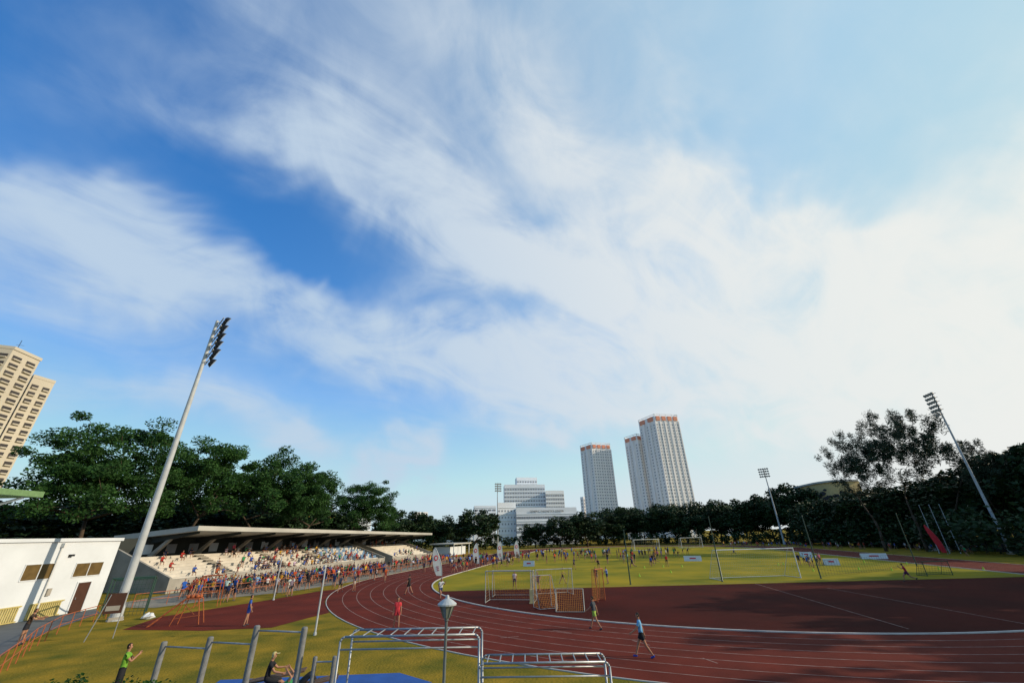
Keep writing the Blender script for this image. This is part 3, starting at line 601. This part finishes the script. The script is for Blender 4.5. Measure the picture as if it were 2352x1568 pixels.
# ------------------------------------------------------------ feather flags and boards
def flag(x,y,h,lean,m,label,emb=True):
    t=thing('feather_flag',(x,y),rad(8),label,'flag','feather flags beside the track'); n=16; mb=MB(); pts=[]
    for i in range(n+1):
        f_=i/n; z=.4+f_*(h-.4); wd=h*.30*math.sin(math.pi*min(1,.15+.85*f_))**.6*(1-.1*f_); x0=lean*h*f_*f_; pts.append((x0,z,wd))
    for a,b in zip(pts[:-1],pts[1:]): mb.add([(a[0],0,a[1]),(a[0]-a[2],.03,a[1]),(b[0]-b[2],.03,b[1]),(b[0],0,b[1])],[(0,1,2,3)])
    mb.obj('banner_cloth',m,t); MB().path([(0,0,0)]+[(a[0]+.02,0,a[1]) for a in pts],.02,n=6).obj('pole',mSteel,t)
    if emb:
        for k,(zf,rx) in enumerate(((.68,.070),(.68,.038))):
            a=pts[int(n*zf)]; mb=MB(); c=(a[0]-a[2]*.5,a[1]); q=20
            mb.add([(c[0]+math.cos(2*math.pi*i/q)*h*rx,-.012-.006*k,c[1]+math.sin(2*math.pi*i/q)*h*rx*1.25) for i in range(q)],[tuple(range(q))]); mb.obj('emblem',mRedP if k==0 else mWhiteP,t)
        for j in range(3):
            a=pts[3+j]; MB().box(a[0]-a[2]*.65,-.02,a[1]-.05,a[0]-a[2]*.35,-.015,a[1]+.06).obj('lettering',mPurP,t)
flag(-9.9,60.3,3.7,-.28,mWhiteP,'white feather flag with red oval emblem leaning over'); flag(-6.9,82.8,3.8,-.12,mWhiteP,'white feather flag with red oval emblem at track edge')
flag(-2.9,93.9,3.9,-.12,mWhiteP,'white feather flag with red oval emblem'); flag(.6,100.3,3.9,-.12,mWhiteP,'white feather flag with red oval emblem')
flag(79.5,84,5.2,-.45,mRedP,'bright red feather flag on the infield',False)
for x,y,w_ in((61.7,78.8,3.8),(47,68.5,2.0),(32.3,83.6,3.0),(92,98.5,3.6),(56,88,2.0),(2.1,79.8,2.0)):
    t=thing('advertising_board',(x,y),rad(-18),'low white advertising board with red lettering on grass','board','low white boards around the field')
    MB().hexa([(-w_/2,-.3,0),(w_/2,-.3,0),(w_/2,-.26,0),(-w_/2,-.26,0)],[(-w_/2,0,.85),(w_/2,0,.85),(w_/2,.04,.85),(-w_/2,.04,.85)]).obj('panel',mWhiteP,t)
    MB().hexa([(-w_/2,.3,0),(w_/2,.3,0),(w_/2,.34,0),(-w_/2,.34,0)],[(-w_/2,.05,.85),(w_/2,.05,.85),(w_/2,.09,.85),(-w_/2,.09,.85)]).obj('rear_panel',mWhiteP,t)
    MB().hexa([(-w_*.18,-.20,.38),(w_*.18,-.20,.38),(w_*.18,-.19,.38),(-w_*.18,-.19,.38)],[(-w_*.18,-.14,.56),(w_*.18,-.14,.56),(w_*.18,-.13,.56),(-w_*.18,-.13,.56)]).obj('lettering',mRedP,t)
def text(s,size,parent,loc,rot,m,name='lettering'):
    cu=bpy.data.curves.new(name,'FONT'); cu.body=s; cu.size=size; cu.extrude=.02; cu.align_x='CENTER'
    o=bpy.data.objects.new('tmp',cu); col.objects.link(o); dg=bpy.context.evaluated_depsgraph_get(); me=bpy.data.meshes.new_from_object(o.evaluated_get(dg)); bpy.data.objects.remove(o)
    me.materials.clear(); me.materials.append(m); q=mk(name,me,parent,loc); q.rotation_euler=rot; return q
t=thing('sponsor_banner',(100,98.3),rad(-45),'white banner with dark lettering above the terrace','banner'); MB().box(-3.4,0,2.7,3.4,.06,4.4).obj('panel',mWhiteP,t); MB().tube((-3.3,.1,0),(-3.3,.1,4.4),.05).obj('post',mSteel,t); MB().tube((3.3,.1,0),(3.3,.1,4.4),.05).obj('post',mSteel,t)
text('Jeep',1.3,t,(0,-.03,3.1),(rad(90),0,0),mBlk)
# ------------------------------------------------------------ right terraces
t=thing('concrete_terrace',(92,72),rad(79),'low open concrete terrace steps beyond the back straight','terrace')
mb=MB()
for i in range(5): mb.box(0,-1.5*i-1.5,0,105,-1.5*i,.55+.45*i)
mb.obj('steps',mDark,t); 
mb=MB()
for i in range(36): mb.tube((i*3,-7.6,2.3),(i*3,-7.6,3.4),.04,n=5)
mb.tube((0,-7.6,3.4),(105,-7.6,3.4),.05,n=5); mb.tube((0,-7.6,2.9),(105,-7.6,2.9),.04,n=5); mb.obj('railing',mSteel,t)
def stuff_crowd(name,pts):
    cols=[solid('crowd_'+c[0].replace(' ','_'),c[1]) for c in CN[:8]]; mats=[mSkin,cols[0],mBlk,mHair,mShoe]+cols[1:]
    cache={}
    for k,bm_ in T.items():
        a_=np.empty(len(bm_.vertices)*3,np.float32); bm_.vertices.foreach_get('co',a_); cache[k]=(a_.reshape(-1,3),[tuple(p.vertices) for p in bm_.polygons],[p.material_index for p in bm_.polygons])
    vs=[];fs=[];mi=[];o=0
    for (x,y,z,a,ps) in pts:
        co,poly,pm=cache[ps]; c,s=math.cos(a),math.sin(a); q=R.uniform(.9,1.03); xx=(co[:,0]*c-co[:,1]*s)*q+x; yy=(co[:,0]*s+co[:,1]*c)*q+y; zz2=co[:,2]*q+z
        vs+=list(zip(xx.tolist(),yy.tolist(),zz2.tolist())); fs+=[tuple(i+o for i in f) for f in poly]; o+=len(co); sh=R.choice([1,1,1,5,5,11,11,6,7,8,9,10]); mi+=[sh if q_==1 else q_ for q_ in pm]
    me=bpy.data.meshes.new(name); me.from_pydata(vs,[],fs)
    for m in mats: me.materials.append(m)
    me.polygons.foreach_set('material_index',mi); me.update(); return mk(name,me,kind='stuff')
ca,sa=math.cos(rad(79)),math.sin(rad(79)); pts=[]
for i in range(190):
    x=R.uniform(8,103); r_=R.randrange(0,5); y=-1.5*r_-.9; pts.append((92+ca*x-sa*y,72+sa*x+ca*y,.55+.45*r_,math.pi/2+R.uniform(-.4,.4),'sit'))
for i in range(90):
    f_=R.random(); pts.append((70+R.gauss(0,3)+f_*26,150-f_*62+R.gauss(0,2.5),0,R.uniform(0,6.28),R.choice(['stand','walk','sit','hips'])))
stuff_crowd('distant_crowd',pts)
# ------------------------------------------------------------ crowds
ANY=['stand','stand','stand','walk','hips','reach','run','bend']
def inpoly(x,y,P):
    c=False; j=len(P)-1
    for i in range(len(P)):
        if (P[i][1]>y)!=(P[j][1]>y) and x<(P[j][0]-P[i][0])*(y-P[i][1])/(P[j][1]-P[i][1])+P[i][0]: c=not c
        j=i
    return c
placed=[]
def scatter(P,n,where,md=.55,poses=ANY,face=None,smin=.88,smax=1.06,to=None):
    xs=[p[0] for p in P]; ys=[p[1] for p in P]; k=0; tr=0
    while k<n and tr<9000:
        tr+=1; x=R.uniform(min(xs),max(xs)); y=R.uniform(min(ys),max(ys))
        if not inpoly(x,y,P) or any((x-a)**2+(y-b)**2<md*md for a,b in placed): continue
        placed.append((x,y)); k+=1
        if to is None: person(x,y,R.choice(poses),R.uniform(0,360) if face is None else face+R.uniform(-50,50),s=R.uniform(smin,smax),where=where)
        else: to.append((x,y,0,R.uniform(0,6.28),R.choice(poses)))
AP=[(-34,46),(-31.0,43.5),(-28.3,49),(-23.6,60),(-20.6,70),(-24,78),(-36,52)]
AP2=[(-32.5,46),(-30.4,44),(-28.0,49),(-23.4,60),(-20.4,70),(-22.5,76),(-28,60)]
scatter(AP2,88,'on the paving',.45)
scatter(AP,170,'',.40,to=mass)
scatter([(-24,70),(-20.5,68),(-14,98),(-20,98)],26,'on the paving',.6)
scatter([(-24,70),(-20.5,68),(-12,105),(-20,105)],80,'',.5,to=mass)
scatter([(-29.5,42),(-26.5,41.0),(-20,53),(-17,66),(-21,64),(-26,52)],24,'by the barrier',.7)
scatter([(-17,70),(-8,66),(-3,90),(-11,100)],26,'on the track',.7)
scatter([(-13,80),(-3,82),(0,105),(-9,108)],46,'',.5,to=mass)
scatter([(-8,72),(0,74),(3,100),(-4,100)],18,'by the flags')
scatter([(0,84),(30,84),(40,100),(10,112),(0,100)],24,'on the field',.9)
scatter([(-4,92),(35,95),(45,115),(5,122)],95,'',.6,to=mass)
scatter([(8,68),(18,66),(26,82),(12,82)],12,'on the field',.9)
scatter([(42,64),(45.5,66),(46,71),(42,70)],9,'by the goal',.5,['sit','stand','bend'])
for x,y,p,a in((-.3,47.9,'stand',180),(5.1,52,'walk',90),(8.6,50.5,'stand',200),(9.9,51,'reach',250),(2.0,46,'hips',180),(-18.6,48.7,'walk',180),(-17.3,49.1,'stand',90),(-16.9,58.9,'walk',150),(-22.5,46,'hips',120),(-23.2,47,'stand',100),(79,80,'walk',0),(86,86,'stand',0),(47,98,'run',90),(23.8,72.5,'stand',180)): person(x,y,p,a,where='near the track')
stuff_crowd('crowd',mass)
# ------------------------------------------------------------ trees
def leaves(cs,n,cl,flat,ls,seed,asp=.55,droop=0,vert=0):
    rg=np.random.default_rng(seed); cs=np.array(cs); K=len(cs); ctr=np.repeat(cs[:,:3],n,0); sz=np.repeat(cs[:,3],n)[:,None]
    off=rg.normal(0,1,(K*n,3)); off/= (np.linalg.norm(off,axis=1)[:,None]+1e-6); off*= rg.uniform(0,1,(K*n,1))**.45
    off*=np.array([cl,cl,cl*flat])*sz; off[:,2]-=droop*(off[:,0]**2+off[:,1]**2)/cl
    p=ctr+off; a=rg.normal(0,1,(K*n,3)); a[:,2]*=.5; a[:,2]+=vert; a/=np.linalg.norm(a,axis=1)[:,None]; b=rg.normal(0,1,(K*n,3)); b-=a*(a*b).sum(1)[:,None]; b/=np.linalg.norm(b,axis=1)[:,None]
    s=ls*rg.uniform(.6,1.4,(K*n,1)); a=a*s/2; b=b*s*asp/2
    v=np.stack([p-a,p-b,p+a,p+b],1).reshape(-1,3); return v
def quadmesh(name,v,m):
    me=bpy.data.meshes.new(name); nq=len(v)//4; me.vertices.add(len(v)); me.vertices.foreach_set('co',v.astype(np.float32).reshape(-1)); me.loops.add(nq*4); me.loops.foreach_set('vertex_index',np.arange(nq*4,dtype=np.int32))
    me.polygons.add(nq); me.polygons.foreach_set('loop_start',np.arange(nq,dtype=np.int32)*4); me.polygons.foreach_set('loop_total',np.full(nq,4,dtype=np.int32)); me.materials.append(m); me.update(calc_edges=True); return me
def tree(seed,Ht,Rx,zb,fork,ncl,nl,cl,ls,tr,leaf,flat=.5,lean=0,low=-.25,asp=.55,droop=0,shell=.45,vert=0):
    rg=random.Random(seed); nodes=[]; mb=MB()
    zc=(Ht+zb)/2*1.0; Rz=(Ht-zb)/2; top=Vector((lean*.4,0,fork)); 
    base=Vector((0,0,0)); pts=[base.lerp(top,i/3)+Vector((rg.uniform(-.2,.2)*(i>0),rg.uniform(-.2,.2)*(i>0),0)) for i in range(4)]
    for i in range(3): mb.tube(pts[i],pts[i+1],tr*(1.25-.15*i*1.3 if i==0 else 1-.1*i),tr*(1-.1*(i+1)),n=9)
    nodes=[(pts[2],tr*.8),(pts[3],tr*.7)]
    cs=[]
    for i in range(ncl):
        while True:
            d=Vector((rg.gauss(0,1),rg.gauss(0,1),rg.gauss(0,1))).normalized()
            if d.z>low: break
        k=rg.uniform(0,1)**shell; bump=.85+.3*rg.random()
        c=Vector((d.x*Rx*k*bump+lean,d.y*Rx*k*bump,zc+d.z*Rz*k*bump)); cs.append((c,rg.uniform(.65,1.35)))
    cs.sort(key=lambda q:(q[0]-top).length)
    for c,s in cs:
        best=min(nodes,key=lambda q:(q[0]-c).length+ (3. if q[0].z>c.z+.5 else 0)); p,r=best; r2=max(.035,r*.62)
        mid=p.lerp(c,.5)+Vector((rg.uniform(-.4,.4),rg.uniform(-.4,.4),rg.uniform(-.2,.7)))
        mb.tube(p,mid,r*.85,r2,n=6); mb.tube(mid,c,r2,max(.02,r2*.6),n=5); nodes.append((mid,r2)); nodes.append((c,max(.04,r2*.7)))
    v=leaves([(c.x,c.y,c.z,s) for c,s in cs],nl,cl,flat,ls,seed,asp,droop,vert)
    return mb.mesh('trunk',[mBark],True),quadmesh('crown',v,leaf)
def plant(tm,x,y,s=1.,rz=0,label='broad green tree with spreading crown',cat='tree',group=None,sz=None):
    t=thing('tree',(x,y),rz,label,cat,group); t.scale=(s,s,sz or s); mk('trunk',tm[0],t); mk('crown',tm[1],t); return t
big=[tree(1,23.5,10.0,5.0,5.0,185,235,1.75,.42,.55,mLeaf,.6,low=-.6),tree(2,23,7.0,6.5,6.5,120,240,1.6,.42,.42,mLeaf,.65,low=-.65),tree(3,21.5,7.8,6.5,6.5,125,230,1.6,.42,.36,mLeaf,.65,lean=2.0,low=-.6)]
plant(big[0],-64.5,65,1.0,.3,'large rain tree with wide crown behind the grandstand'); plant(big[1],-57,76,1.0,1.1,'tall spreading tree rising behind the grandstand roof')
plant(big[2],-51.5,84.5,1.0,.2,'leaning tree with airy crown behind the grandstand'); plant(big[1],-44.2,91,.86,2.4,'slender spreading tree behind the grandstand')
plant(big[0],-43,124,.86,2.0,'broad domed tree beyond the grandstand')
mid=[tree(11+i,14,7.5,1.5,3.0,75,120,1.9,.75,.35,mLeafD,.65,low=-.75) for i in range(3)]
mg='rows of dark trees around the stadium'
def row(L_,lab,g=mg):
    for az,d,el,wd in L_:
        p=pol(az,d); h=5.1+d*math.tan(rad(el)); s=wd/7.5; plant(mid[R.randrange(3)],p.x,p.y,s,R.uniform(0,6.28),lab,'tree',g,sz=h/14.)
row([(-51,110,2.8,8),(-48,112,3.4,10),(-44,118,3.2,9),(-40,116,3.6,9),(-36,116,3.8,9),(-33,120,4.2,9),(-29.5,118,4.0,8),(-26,125,4.2,8),(-23,130,2.8,8),(-46,128,3.8,10),(-38,128,4.2,10),(-30.5,130,4.4,10),(-53.5,100,3.0,8)],'dense dark green tree behind the grandstand')
row([(-21.5,170,2.0,9),(-15.5,160,2.8,7),(-13,170,2.7,8),(-10.5,175,2.2,8),(-5.3,165,2.8,9),(2.4,185,1.1,6),(5.6,180,1.8,7),(9,185,2.2,9),(11.3,200,1.9,9),(13.6,205,2.6,9),(16,205,2.4,9),(18.5,210,2.8,9),(21,205,2.5,9),(23.5,215,2.9,10),(26,205,3.0,10),(28.0,205,2.6,9),(8.3,215,1.7,9),(15,225,2.5,10),(20,230,2.9,10),(12.3,225,2.5,10),(24.7,225,2.6,10),(-12,200,1.8,9),(-8.5,205,1.6,9)],'dark rounded rain tree in the row beyond the field')
row([(30.6,205,3.6,9),(32.6,200,4.1,11),(34.4,180,2.2,9),(36,172,2.5,10),(37.8,168,2.9,10),(39.6,160,3.1,10),(41.5,155,3.3,10),(43.5,150,3.5,10),(45.5,148,3.9,10),(47.5,145,4.3,11),(49.6,138,5.2,11),(51.5,135,5.5,11),(53.5,135,6,11),(56,130,6,12),(40.5,185,3.2,11),(44.5,175,3.9,11),(49.2,185,5.2,12),(30,225,3.1,10),(38.5,190,2.7,9)],'dense dark tree on the slope beyond the terrace')
for x,y,s in((63,18,1.5),(72,30,1.6),(60,4,1.5),(80,14,1.7),(84,44,1.5)): plant(mid[R.randrange(3)],x,y,s*.9,R.uniform(0,6),'dark tree at the edge of the stadium','tree',mg,sz=s*.95)
def bushrow(name,pts,h,wd,seed,leaf,lab,n=14,ls=.7,step=2.0,cr=None,z0=.3):
    cs=[]; rg=random.Random(seed)
    for a,b in zip(pts[:-1],pts[1:]):
        a=Vector(a);b=Vector(b); k=max(2,int((b-a).length/step))
        for i in range(k):
            q=a.lerp(b,i/k)
            for _ in range(3): cs.append((q.x+rg.uniform(-wd,wd),q.y+rg.uniform(-wd,wd),rg.uniform(z0,1)*h*.8,rg.uniform(.8,1.3)))
    v=leaves(cs,n,cr or h*.32,1.,ls,seed); x0,y0=pts[0]; v[:,0]-=x0; v[:,1]-=y0
    t=thing(name,(x0,y0),0,lab,'hedge'); mk('foliage',quadmesh('foliage',v,leaf),t)
    mb=MB(); rg=random.Random(seed)
    for c in cs[::4]: mb.tube((c[0]-x0,c[1]-y0,0),(c[0]-x0,c[1]-y0,c[2]),.05 if h>3 else .012,n=5)
    mb.obj('stems',mBark,t)
bushrow('boundary_hedge',[tuple(pol(a,d)[:2]) for a,d in((-24,150),(-12,165),(0,180),(10,195),(20,200),(28,195),(31,187),(38,160),(46,140),(53,130))],4.2,2,5,mLeafD,'dark clipped hedge along the stadium boundary',50,.8)
bushrow('terrace_shrubbery',[tuple(pol(a,d)[:2]) for a,d in((33,178),(36,160),(42,143),(46,118),(54,110))],8.0,3,9,mLeafD,'dense dark shrubbery rising behind the terrace steps',60,.9)
bushrow('rear_shrubbery',[tuple(pol(a,d)[:2]) for a,d in((-56,92),(-48,100),(-38,108),(-28,115),(-20,135))],7.5,3,6,mLeafD,'dark shrubbery behind the grandstand',60,.8)
bushrow('front_hedge',[(-12.9,10.5),(-11.2,11.2),(-9.6,11.25),(-8.4,11.0),(-7.3,10.9),(-6.2,10.7)],2.72,.22,8,mHedge,'bright green clipped hedge at the edge of the lawn',260,.075,.28,.26,.55)
cas=[tree(31,30,6.6,11,7,115,95,1.0,.75,.32,mLeafC,1.3,low=-.75,asp=.17,shell=.5,vert=.4),tree(32,27,5.4,10,6.5,85,95,.95,.75,.28,mLeafC,1.3,low=-.75,asp=.17,shell=.5,vert=.4)]
for (az,d,el,k,w_) in((39.2,130,9.6,0,.95),(42.2,130,11.2,0,1.0),(45.2,132,11.2,1,1.0),(48.0,130,7.4,1,.75)):
    p=pol(az,d); h=5.1+d*math.tan(rad(el)); plant(cas[k],p.x,p.y,w_,R.uniform(0,6),'tall feathery casuarina tree with sparse dark crown','tree','casuarina trees',sz=h/(30.5 if k==0 else 27.5))
# ------------------------------------------------------------ buildings
def face_windows(mb,p,q,h0,h1,rows,cols,ww,wh,off=.12,m=0,skip=None):
    p=Vector(p);q=Vector(q); d=(q-p); W_=d.length; d.normalize(); n=Vector((d.y,-d.x))
    if n.dot(p)>0: n=-n
    fh=(h1-h0)/rows; bw=W_/cols
    for i in range(rows):
        for j in range(cols):
            if skip and skip(i,j): continue
            a=p+d*(bw*(j+.5)-bw*ww/2)+n*.01; b=p+d*(bw*(j+.5)+bw*ww/2)+n*.01; z0=h0+fh*(i+.5-wh/2); z1=z0+fh*wh
            a2,b2=a+n*off,b+n*off; mb.hexa([(*a,z0),(*b,z0),(*b2,z0),(*a2,z0)],[(*a,z1),(*b,z1),(*b2,z1),(*a2,z1)],m)
    return n
def bands(mb,p,q,h0,h1,rows,th,off=.35,m=0):
    p=Vector(p);q=Vector(q); d=(q-p).normalized(); n=Vector((d.y,-d.x))
    if n.dot(p)>0: n=-n
    for i in range(rows+1):
        z=h0+(h1-h0)*i/rows; a,b=p+n*.02,q+n*.02; a2,b2=p+n*off,q+n*off; mb.hexa([(*a,z-th/2),(*b,z-th/2),(*b2,z-th/2),(*a2,z-th/2)],[(*a,z+th/2),(*b,z+th/2),(*b2,z+th/2),(*a2,z+th/2)],m)
def block(name,A_,B_,C_,h,wall,label,winL,winR,crown=None,cat='building',extra=None,fins=0):
    a=pol(*A_)[:2];b=pol(*B_)[:2];c=pol(*C_)[:2]; a=Vector(a);b=Vector(b);c=Vector(c); dd=b+c-a
    t=thing(name,(0,0),0,label,cat)
    MB().prism([tuple(a),tuple(c),tuple(dd),tuple(b)],0,h).obj('wall',wall,t)
    mb=MB()
    if winL: face_windows(mb,b,a,*winL)
    if winR: face_windows(mb,a,c,*winR)
    mb.obj('windows',mGlass,t,kind='stuff')
    mb=MB()
    if winL: bands(mb,b,a,winL[0],winL[1],winL[2],.35,.2)
    if winR: bands(mb,a,c,winR[0],winR[1],winR[2],.35,.2)
    mb.obj('floor_slabs',wall,t)
    if fins:
        mb=MB(); d=(c-a); n=Vector((d.y,-d.x)).normalized(); n=-n if n.dot(a)>0 else n
        for i in range(fins+1):
            p=a.lerp(c,i/fins); w2=d.normalized()*.35; mb.prism([tuple(p-w2+n*.03),tuple(p+w2+n*.03),tuple(p+w2+n*.5),tuple(p-w2+n*.5)],2,h-4.6)
        d=(a-b); n=Vector((d.y,-d.x)).normalized(); n=-n if n.dot(a)>0 else n
        for i in range(1,3):
            p=b.lerp(a,i/3); w2=d.normalized()*.9; mb.prism([tuple(p-w2+n*.03),tuple(p+w2+n*.03),tuple(p+w2+n*1.6),tuple(p-w2+n*1.6)],2,h-4.6)
        mb.obj('wall_fins',wall,t)
    if crown:
        for (p,q,k) in((b,a,2),(a,c,4)):
            for j_ in range(k): mb=MB(); face_windows(mb,p,q,h-crown,h-.4,1,k,.60,.95,.8,0,lambda i,j,j_=j_:j!=j_); mb.obj('roof_panel',mOrangeB,t)
        cn=(a+dd)/2; pr=[cn+(q-cn)*.99 for q in(a,c,dd,b)]; mb=MB()
        for i in range(4):
            p,q=pr[i],pr[(i+1)%4]; mb.tube((*p,h+1.4),(*q,h+1.4),.3,n=4)
            for k in range(5): x=p.lerp(q,k/4); mb.tube((*x,h),(*x,h+1.4),.2,n=4)
        mb.obj('roof_frame',wall,t)
    return t,a,b,c
def ddd(az,el,d): return 5.1+d*math.tan(rad(el))
block('apartment_tower',(10.8,395),(9.2,410),(13.3,405),ddd(0,10.8,400),mTowerW,'slim pale residential tower with terracotta roof panels',(8,76,26,4,.3,.35),(8,76,26,8,.42,.38),3.6,'tower',fins=4)
block('apartment_tower',(17.0,388),(15.3,402),(17.9,398),ddd(0,11.6,390),mTowerW,'lower wing of pale tower with terracotta roof panels',(8,78,27,4,.3,.35),(8,78,27,3,.35,.38),3.6,'tower',fins=2)
block('apartment_tower',(19.7,372),(17.5,390),(22.6,384),ddd(0,13.7,380),mTowerW,'tall pale residential tower with terracotta roof panels',(8,91,32,5,.3,.35),(8,91,32,9,.42,.38),4.2,'tower',fins=5)
block('apartment_tower',(9.0,440),(8.6,445),(9.4,442),38,mTowerW,'small distant pale apartment block',(6,36,10,1,.4,.5),(6,36,10,2,.5,.5),None,'tower')
block('hospital_block',(-1.5,300),(-1.6,320),(4.0,305),37,mGreyW,'grey white slab building with long window bands',None,(12,35,9,16,.7,.36),None)
block('hospital_block',(.2,318),(0,330),(3.0,322),44,mGreyW,'raised grey core of the slab building',None,(37,42,2,8,.6,.4),None)
block('hospital_block',(4.05,296),(4.0,315),(6.5,300),32,mGreyW,'lower grey wing with balconies and bands',None,(10,30,8,8,.75,.4),None)
t,a,b,c=block('office_building',(-2.4,230),(-2.5,250),(-.0,233),20.5,mGreyW,'white office block with blank tall wall',None,(2,18,5,6,.3,.25),None)
t,a,b,c=block('office_building',(.05,228),(0,250),(8.0,236),17.6,mGreyW,'white office building with ribbon windows and rooftop lettering',None,(1,14.5,4,26,.85,.30),None)
text('GENERIC MAGNETICS CENTER',1.35,t,(*((a+c)/2+Vector((0,-.4))),15.4),(rad(90),0,math.atan2(c.y-a.y,c.x-a.x)),mBlk)
block('grey_tower_block',(-5.5,260),(-5.6,275),(-2.6,262),21,mGreyW,'plain grey block with louvred top',None,(14,20,2,5,.7,.3),None)
block('apartment_block',(-13.2,420),(-13.9,430),(-11.5,424),26,mTowerW,'distant pale apartment block with banded windows',(6,24,6,2,.5,.5),(6,24,6,6,.7,.5),None)
block('yellow_building',(-26.0,175),(-26.5,190),(-22.0,178),12.9,mat('yellow_wall',(.55,.36,.03),.8),'yellow building with white bands behind trees',None,(5,11.5,2,5,.8,.35),None)
block('glass_tower',(-33.9,330),(-34.4,345),(-31.8,333),30,mat('blue_glass',(.10,.22,.36),.3,spec=.6),'distant blue glass office block',None,(2,28,8,6,.8,.7),None)
for (az,d,h) in((-20,430,22),(7.2,420,18),(9.5,330,14),(14.5,330,14),(25.5,420,22),(-9,380,14),(-7,420,17)): block('distant_building',(az,d),(az-.4,d+12),(az+1.6,d+3),h,mGreyW,'low distant pale city building beyond trees',None,(2,h-2,4,5,.6,.45),None)
def highrise(A_,B_,C_,h,label,colsL,colsR):
    a,b,c=[Vector(pol(*q)[:2]) for q in(A_,B_,C_)]; dd=b+c-a; t=thing('high_rise_block',(0,0),0,label,'tower')
    MB().prism([tuple(a),tuple(c),tuple(dd),tuple(b)],0,h).obj('wall',mCream,t); MB().prism([tuple(a.lerp(dd,-.012)),tuple(c.lerp(b,-.012)),tuple(dd.lerp(a,-.012)),tuple(b.lerp(c,-.012))],h,h+1.1).obj('roof',mCream,t)
    k=0; fl=int(h/2.85); rest=MB()
    for (p,q,cols,ww) in((a,c,colsR,.62),(b,a,colsL,.88)):
        d=(q-p); W_=d.length; d.normalize(); n=Vector((d.y,-d.x)); n=-n if n.dot(p)>0 else n; bw=W_/cols
        for i in range(fl-1,0,-1):
            for j in range(cols):
                z=i*2.85+.5; x=bw*(j+.5); mb=MB() if k<100 else rest; s0=p+d*(x-bw*ww/2)+n*.02; s1=p+d*(x+bw*ww/2)+n*.02
                mb.hexa([(*s0,z),(*s1,z),(*(s1+n*.1),z),(*(s0+n*.1),z)],[(*s0,z+1.1),(*s1,z+1.1),(*(s1+n*.1),z+1.1),(*(s0+n*.1),z+1.1)])
                if k<100: wn=mb.obj('window',mShade,t); m2=MB(); m2.hexa([(*s0,z-.45),(*s1,z-.45),(*(s1+n*.75),z-.45),(*(s0+n*.75),z-.45)],[(*s0,z-.05),(*s1,z-.05),(*(s1+n*.75),z-.05),(*(s0+n*.75),z-.05)]); m2.obj('sill',mCream,wn)
                k+=1
    if rest.v: rest.obj('windows',mShade,t,kind='stuff')
    return t
t=highrise((-54.4,222),(-60,236),(-52.5,230),69,'cream high-rise apartment block with rows of dark recessed windows',3,2)
MB().tube((*pol(-54.2,226)[:2],69),(*pol(-54.2,226)[:2],74),.08,n=4).tube((*pol(-54.4,226)[:2],72),(*pol(-53.9,226)[:2],72.3),.06,n=4).obj('antenna',mBlk,t)
highrise((-52.4,236),(-52.7,246),(-50.9,240),64,'stepped cream wing of the high-rise apartment block',1,2)
t=thing('patterned_hall',(0,0),0,'low curved hall with ochre facade and dark organic openings','building')
mb=MB(); m2=MB(); nn=24
for i in range(nn):
    a1,a2=33.3+5.8*i/nn,33.3+5.8*(i+1)/nn; d1=205-6*math.sin(math.pi*i/nn); d2=205-6*math.sin(math.pi*(i+1)/nn); h1=18.6+1.8*math.sin(math.pi*.5*min(1,.25+i/nn)); h2=18.6+1.8*math.sin(math.pi*.5*min(1,.25+(i+1)/nn))
    p,q=pol(a1,d1),pol(a2,d2); p2,q2=pol(a1,d1+30),pol(a2,d2+30)
    mb.hexa([p,q,q2,p2],[p+Vector((0,0,h1)),q+Vector((0,0,h2)),q2+Vector((0,0,h2)),p2+Vector((0,0,h1))]); m2.hexa([p+Vector((-.5,-.5,h1)),q+Vector((-.5,-.5,h2)),q2+Vector((0,0,h2)),p2+Vector((0,0,h1))],[p+Vector((-.5,-.5,h1+.6)),q+Vector((-.5,-.5,h2+.6)),q2+Vector((0,0,h2+.6)),p2+Vector((0,0,h1+.6))])
mb.obj('wall',mat('ochre_wall',(.62,.45,.20),.8),t); m2.obj('roof',mRoof,t)
mb=MB()
for i in range(60):
    az=33.5+5.4*R.random(); f_=(az-33.3)/5.8; d=205-6*math.sin(math.pi*f_)-.35; z=R.uniform(9,17.8); r_=R.uniform(.4,.9); p=pol(az,d,z); ex=Vector((math.cos(rad(az)),-math.sin(rad(az)),0)); q=9
    mb.add([p+ex*(math.cos(2*math.pi*k/q)*r_*R.uniform(.8,1.3))+Vector((0,0,math.sin(2*math.pi*k/q)*r_*R.uniform(.7,1.1)-0)) for k in range(q)],[tuple(range(q))])
mb.obj('openings',mShade,t,kind='stuff')
for i,az in enumerate((42.9,43.6,44.3)):
    p=pol(az,122); t=thing('flagpole',(p.x,p.y),0,'bare white flagpole before dark trees','flagpole','white flagpoles'); MB().lathe([(.08,0),(.07,.3),(.035,8.6)],8).obj('pole',mPaintG,t); MB().lathe([(.03,8.6),(.08,8.7),(.03,8.8)],8).obj('finial',mPaintG,t)
cone=MB().lathe([(.16,0),(.16,.02),(.10,.03),(.03,.32)],10).mesh('training_cone',[mat('lime_cone',(.35,.60,.03),.6)])
for i in range(14):
    mk('training_cone',cone,None,(R.uniform(5,60),R.uniform(56,75),0.004),0,'small lime green training cone on grass','cone','training cones on the field')
print('done',len(bpy.data.objects))
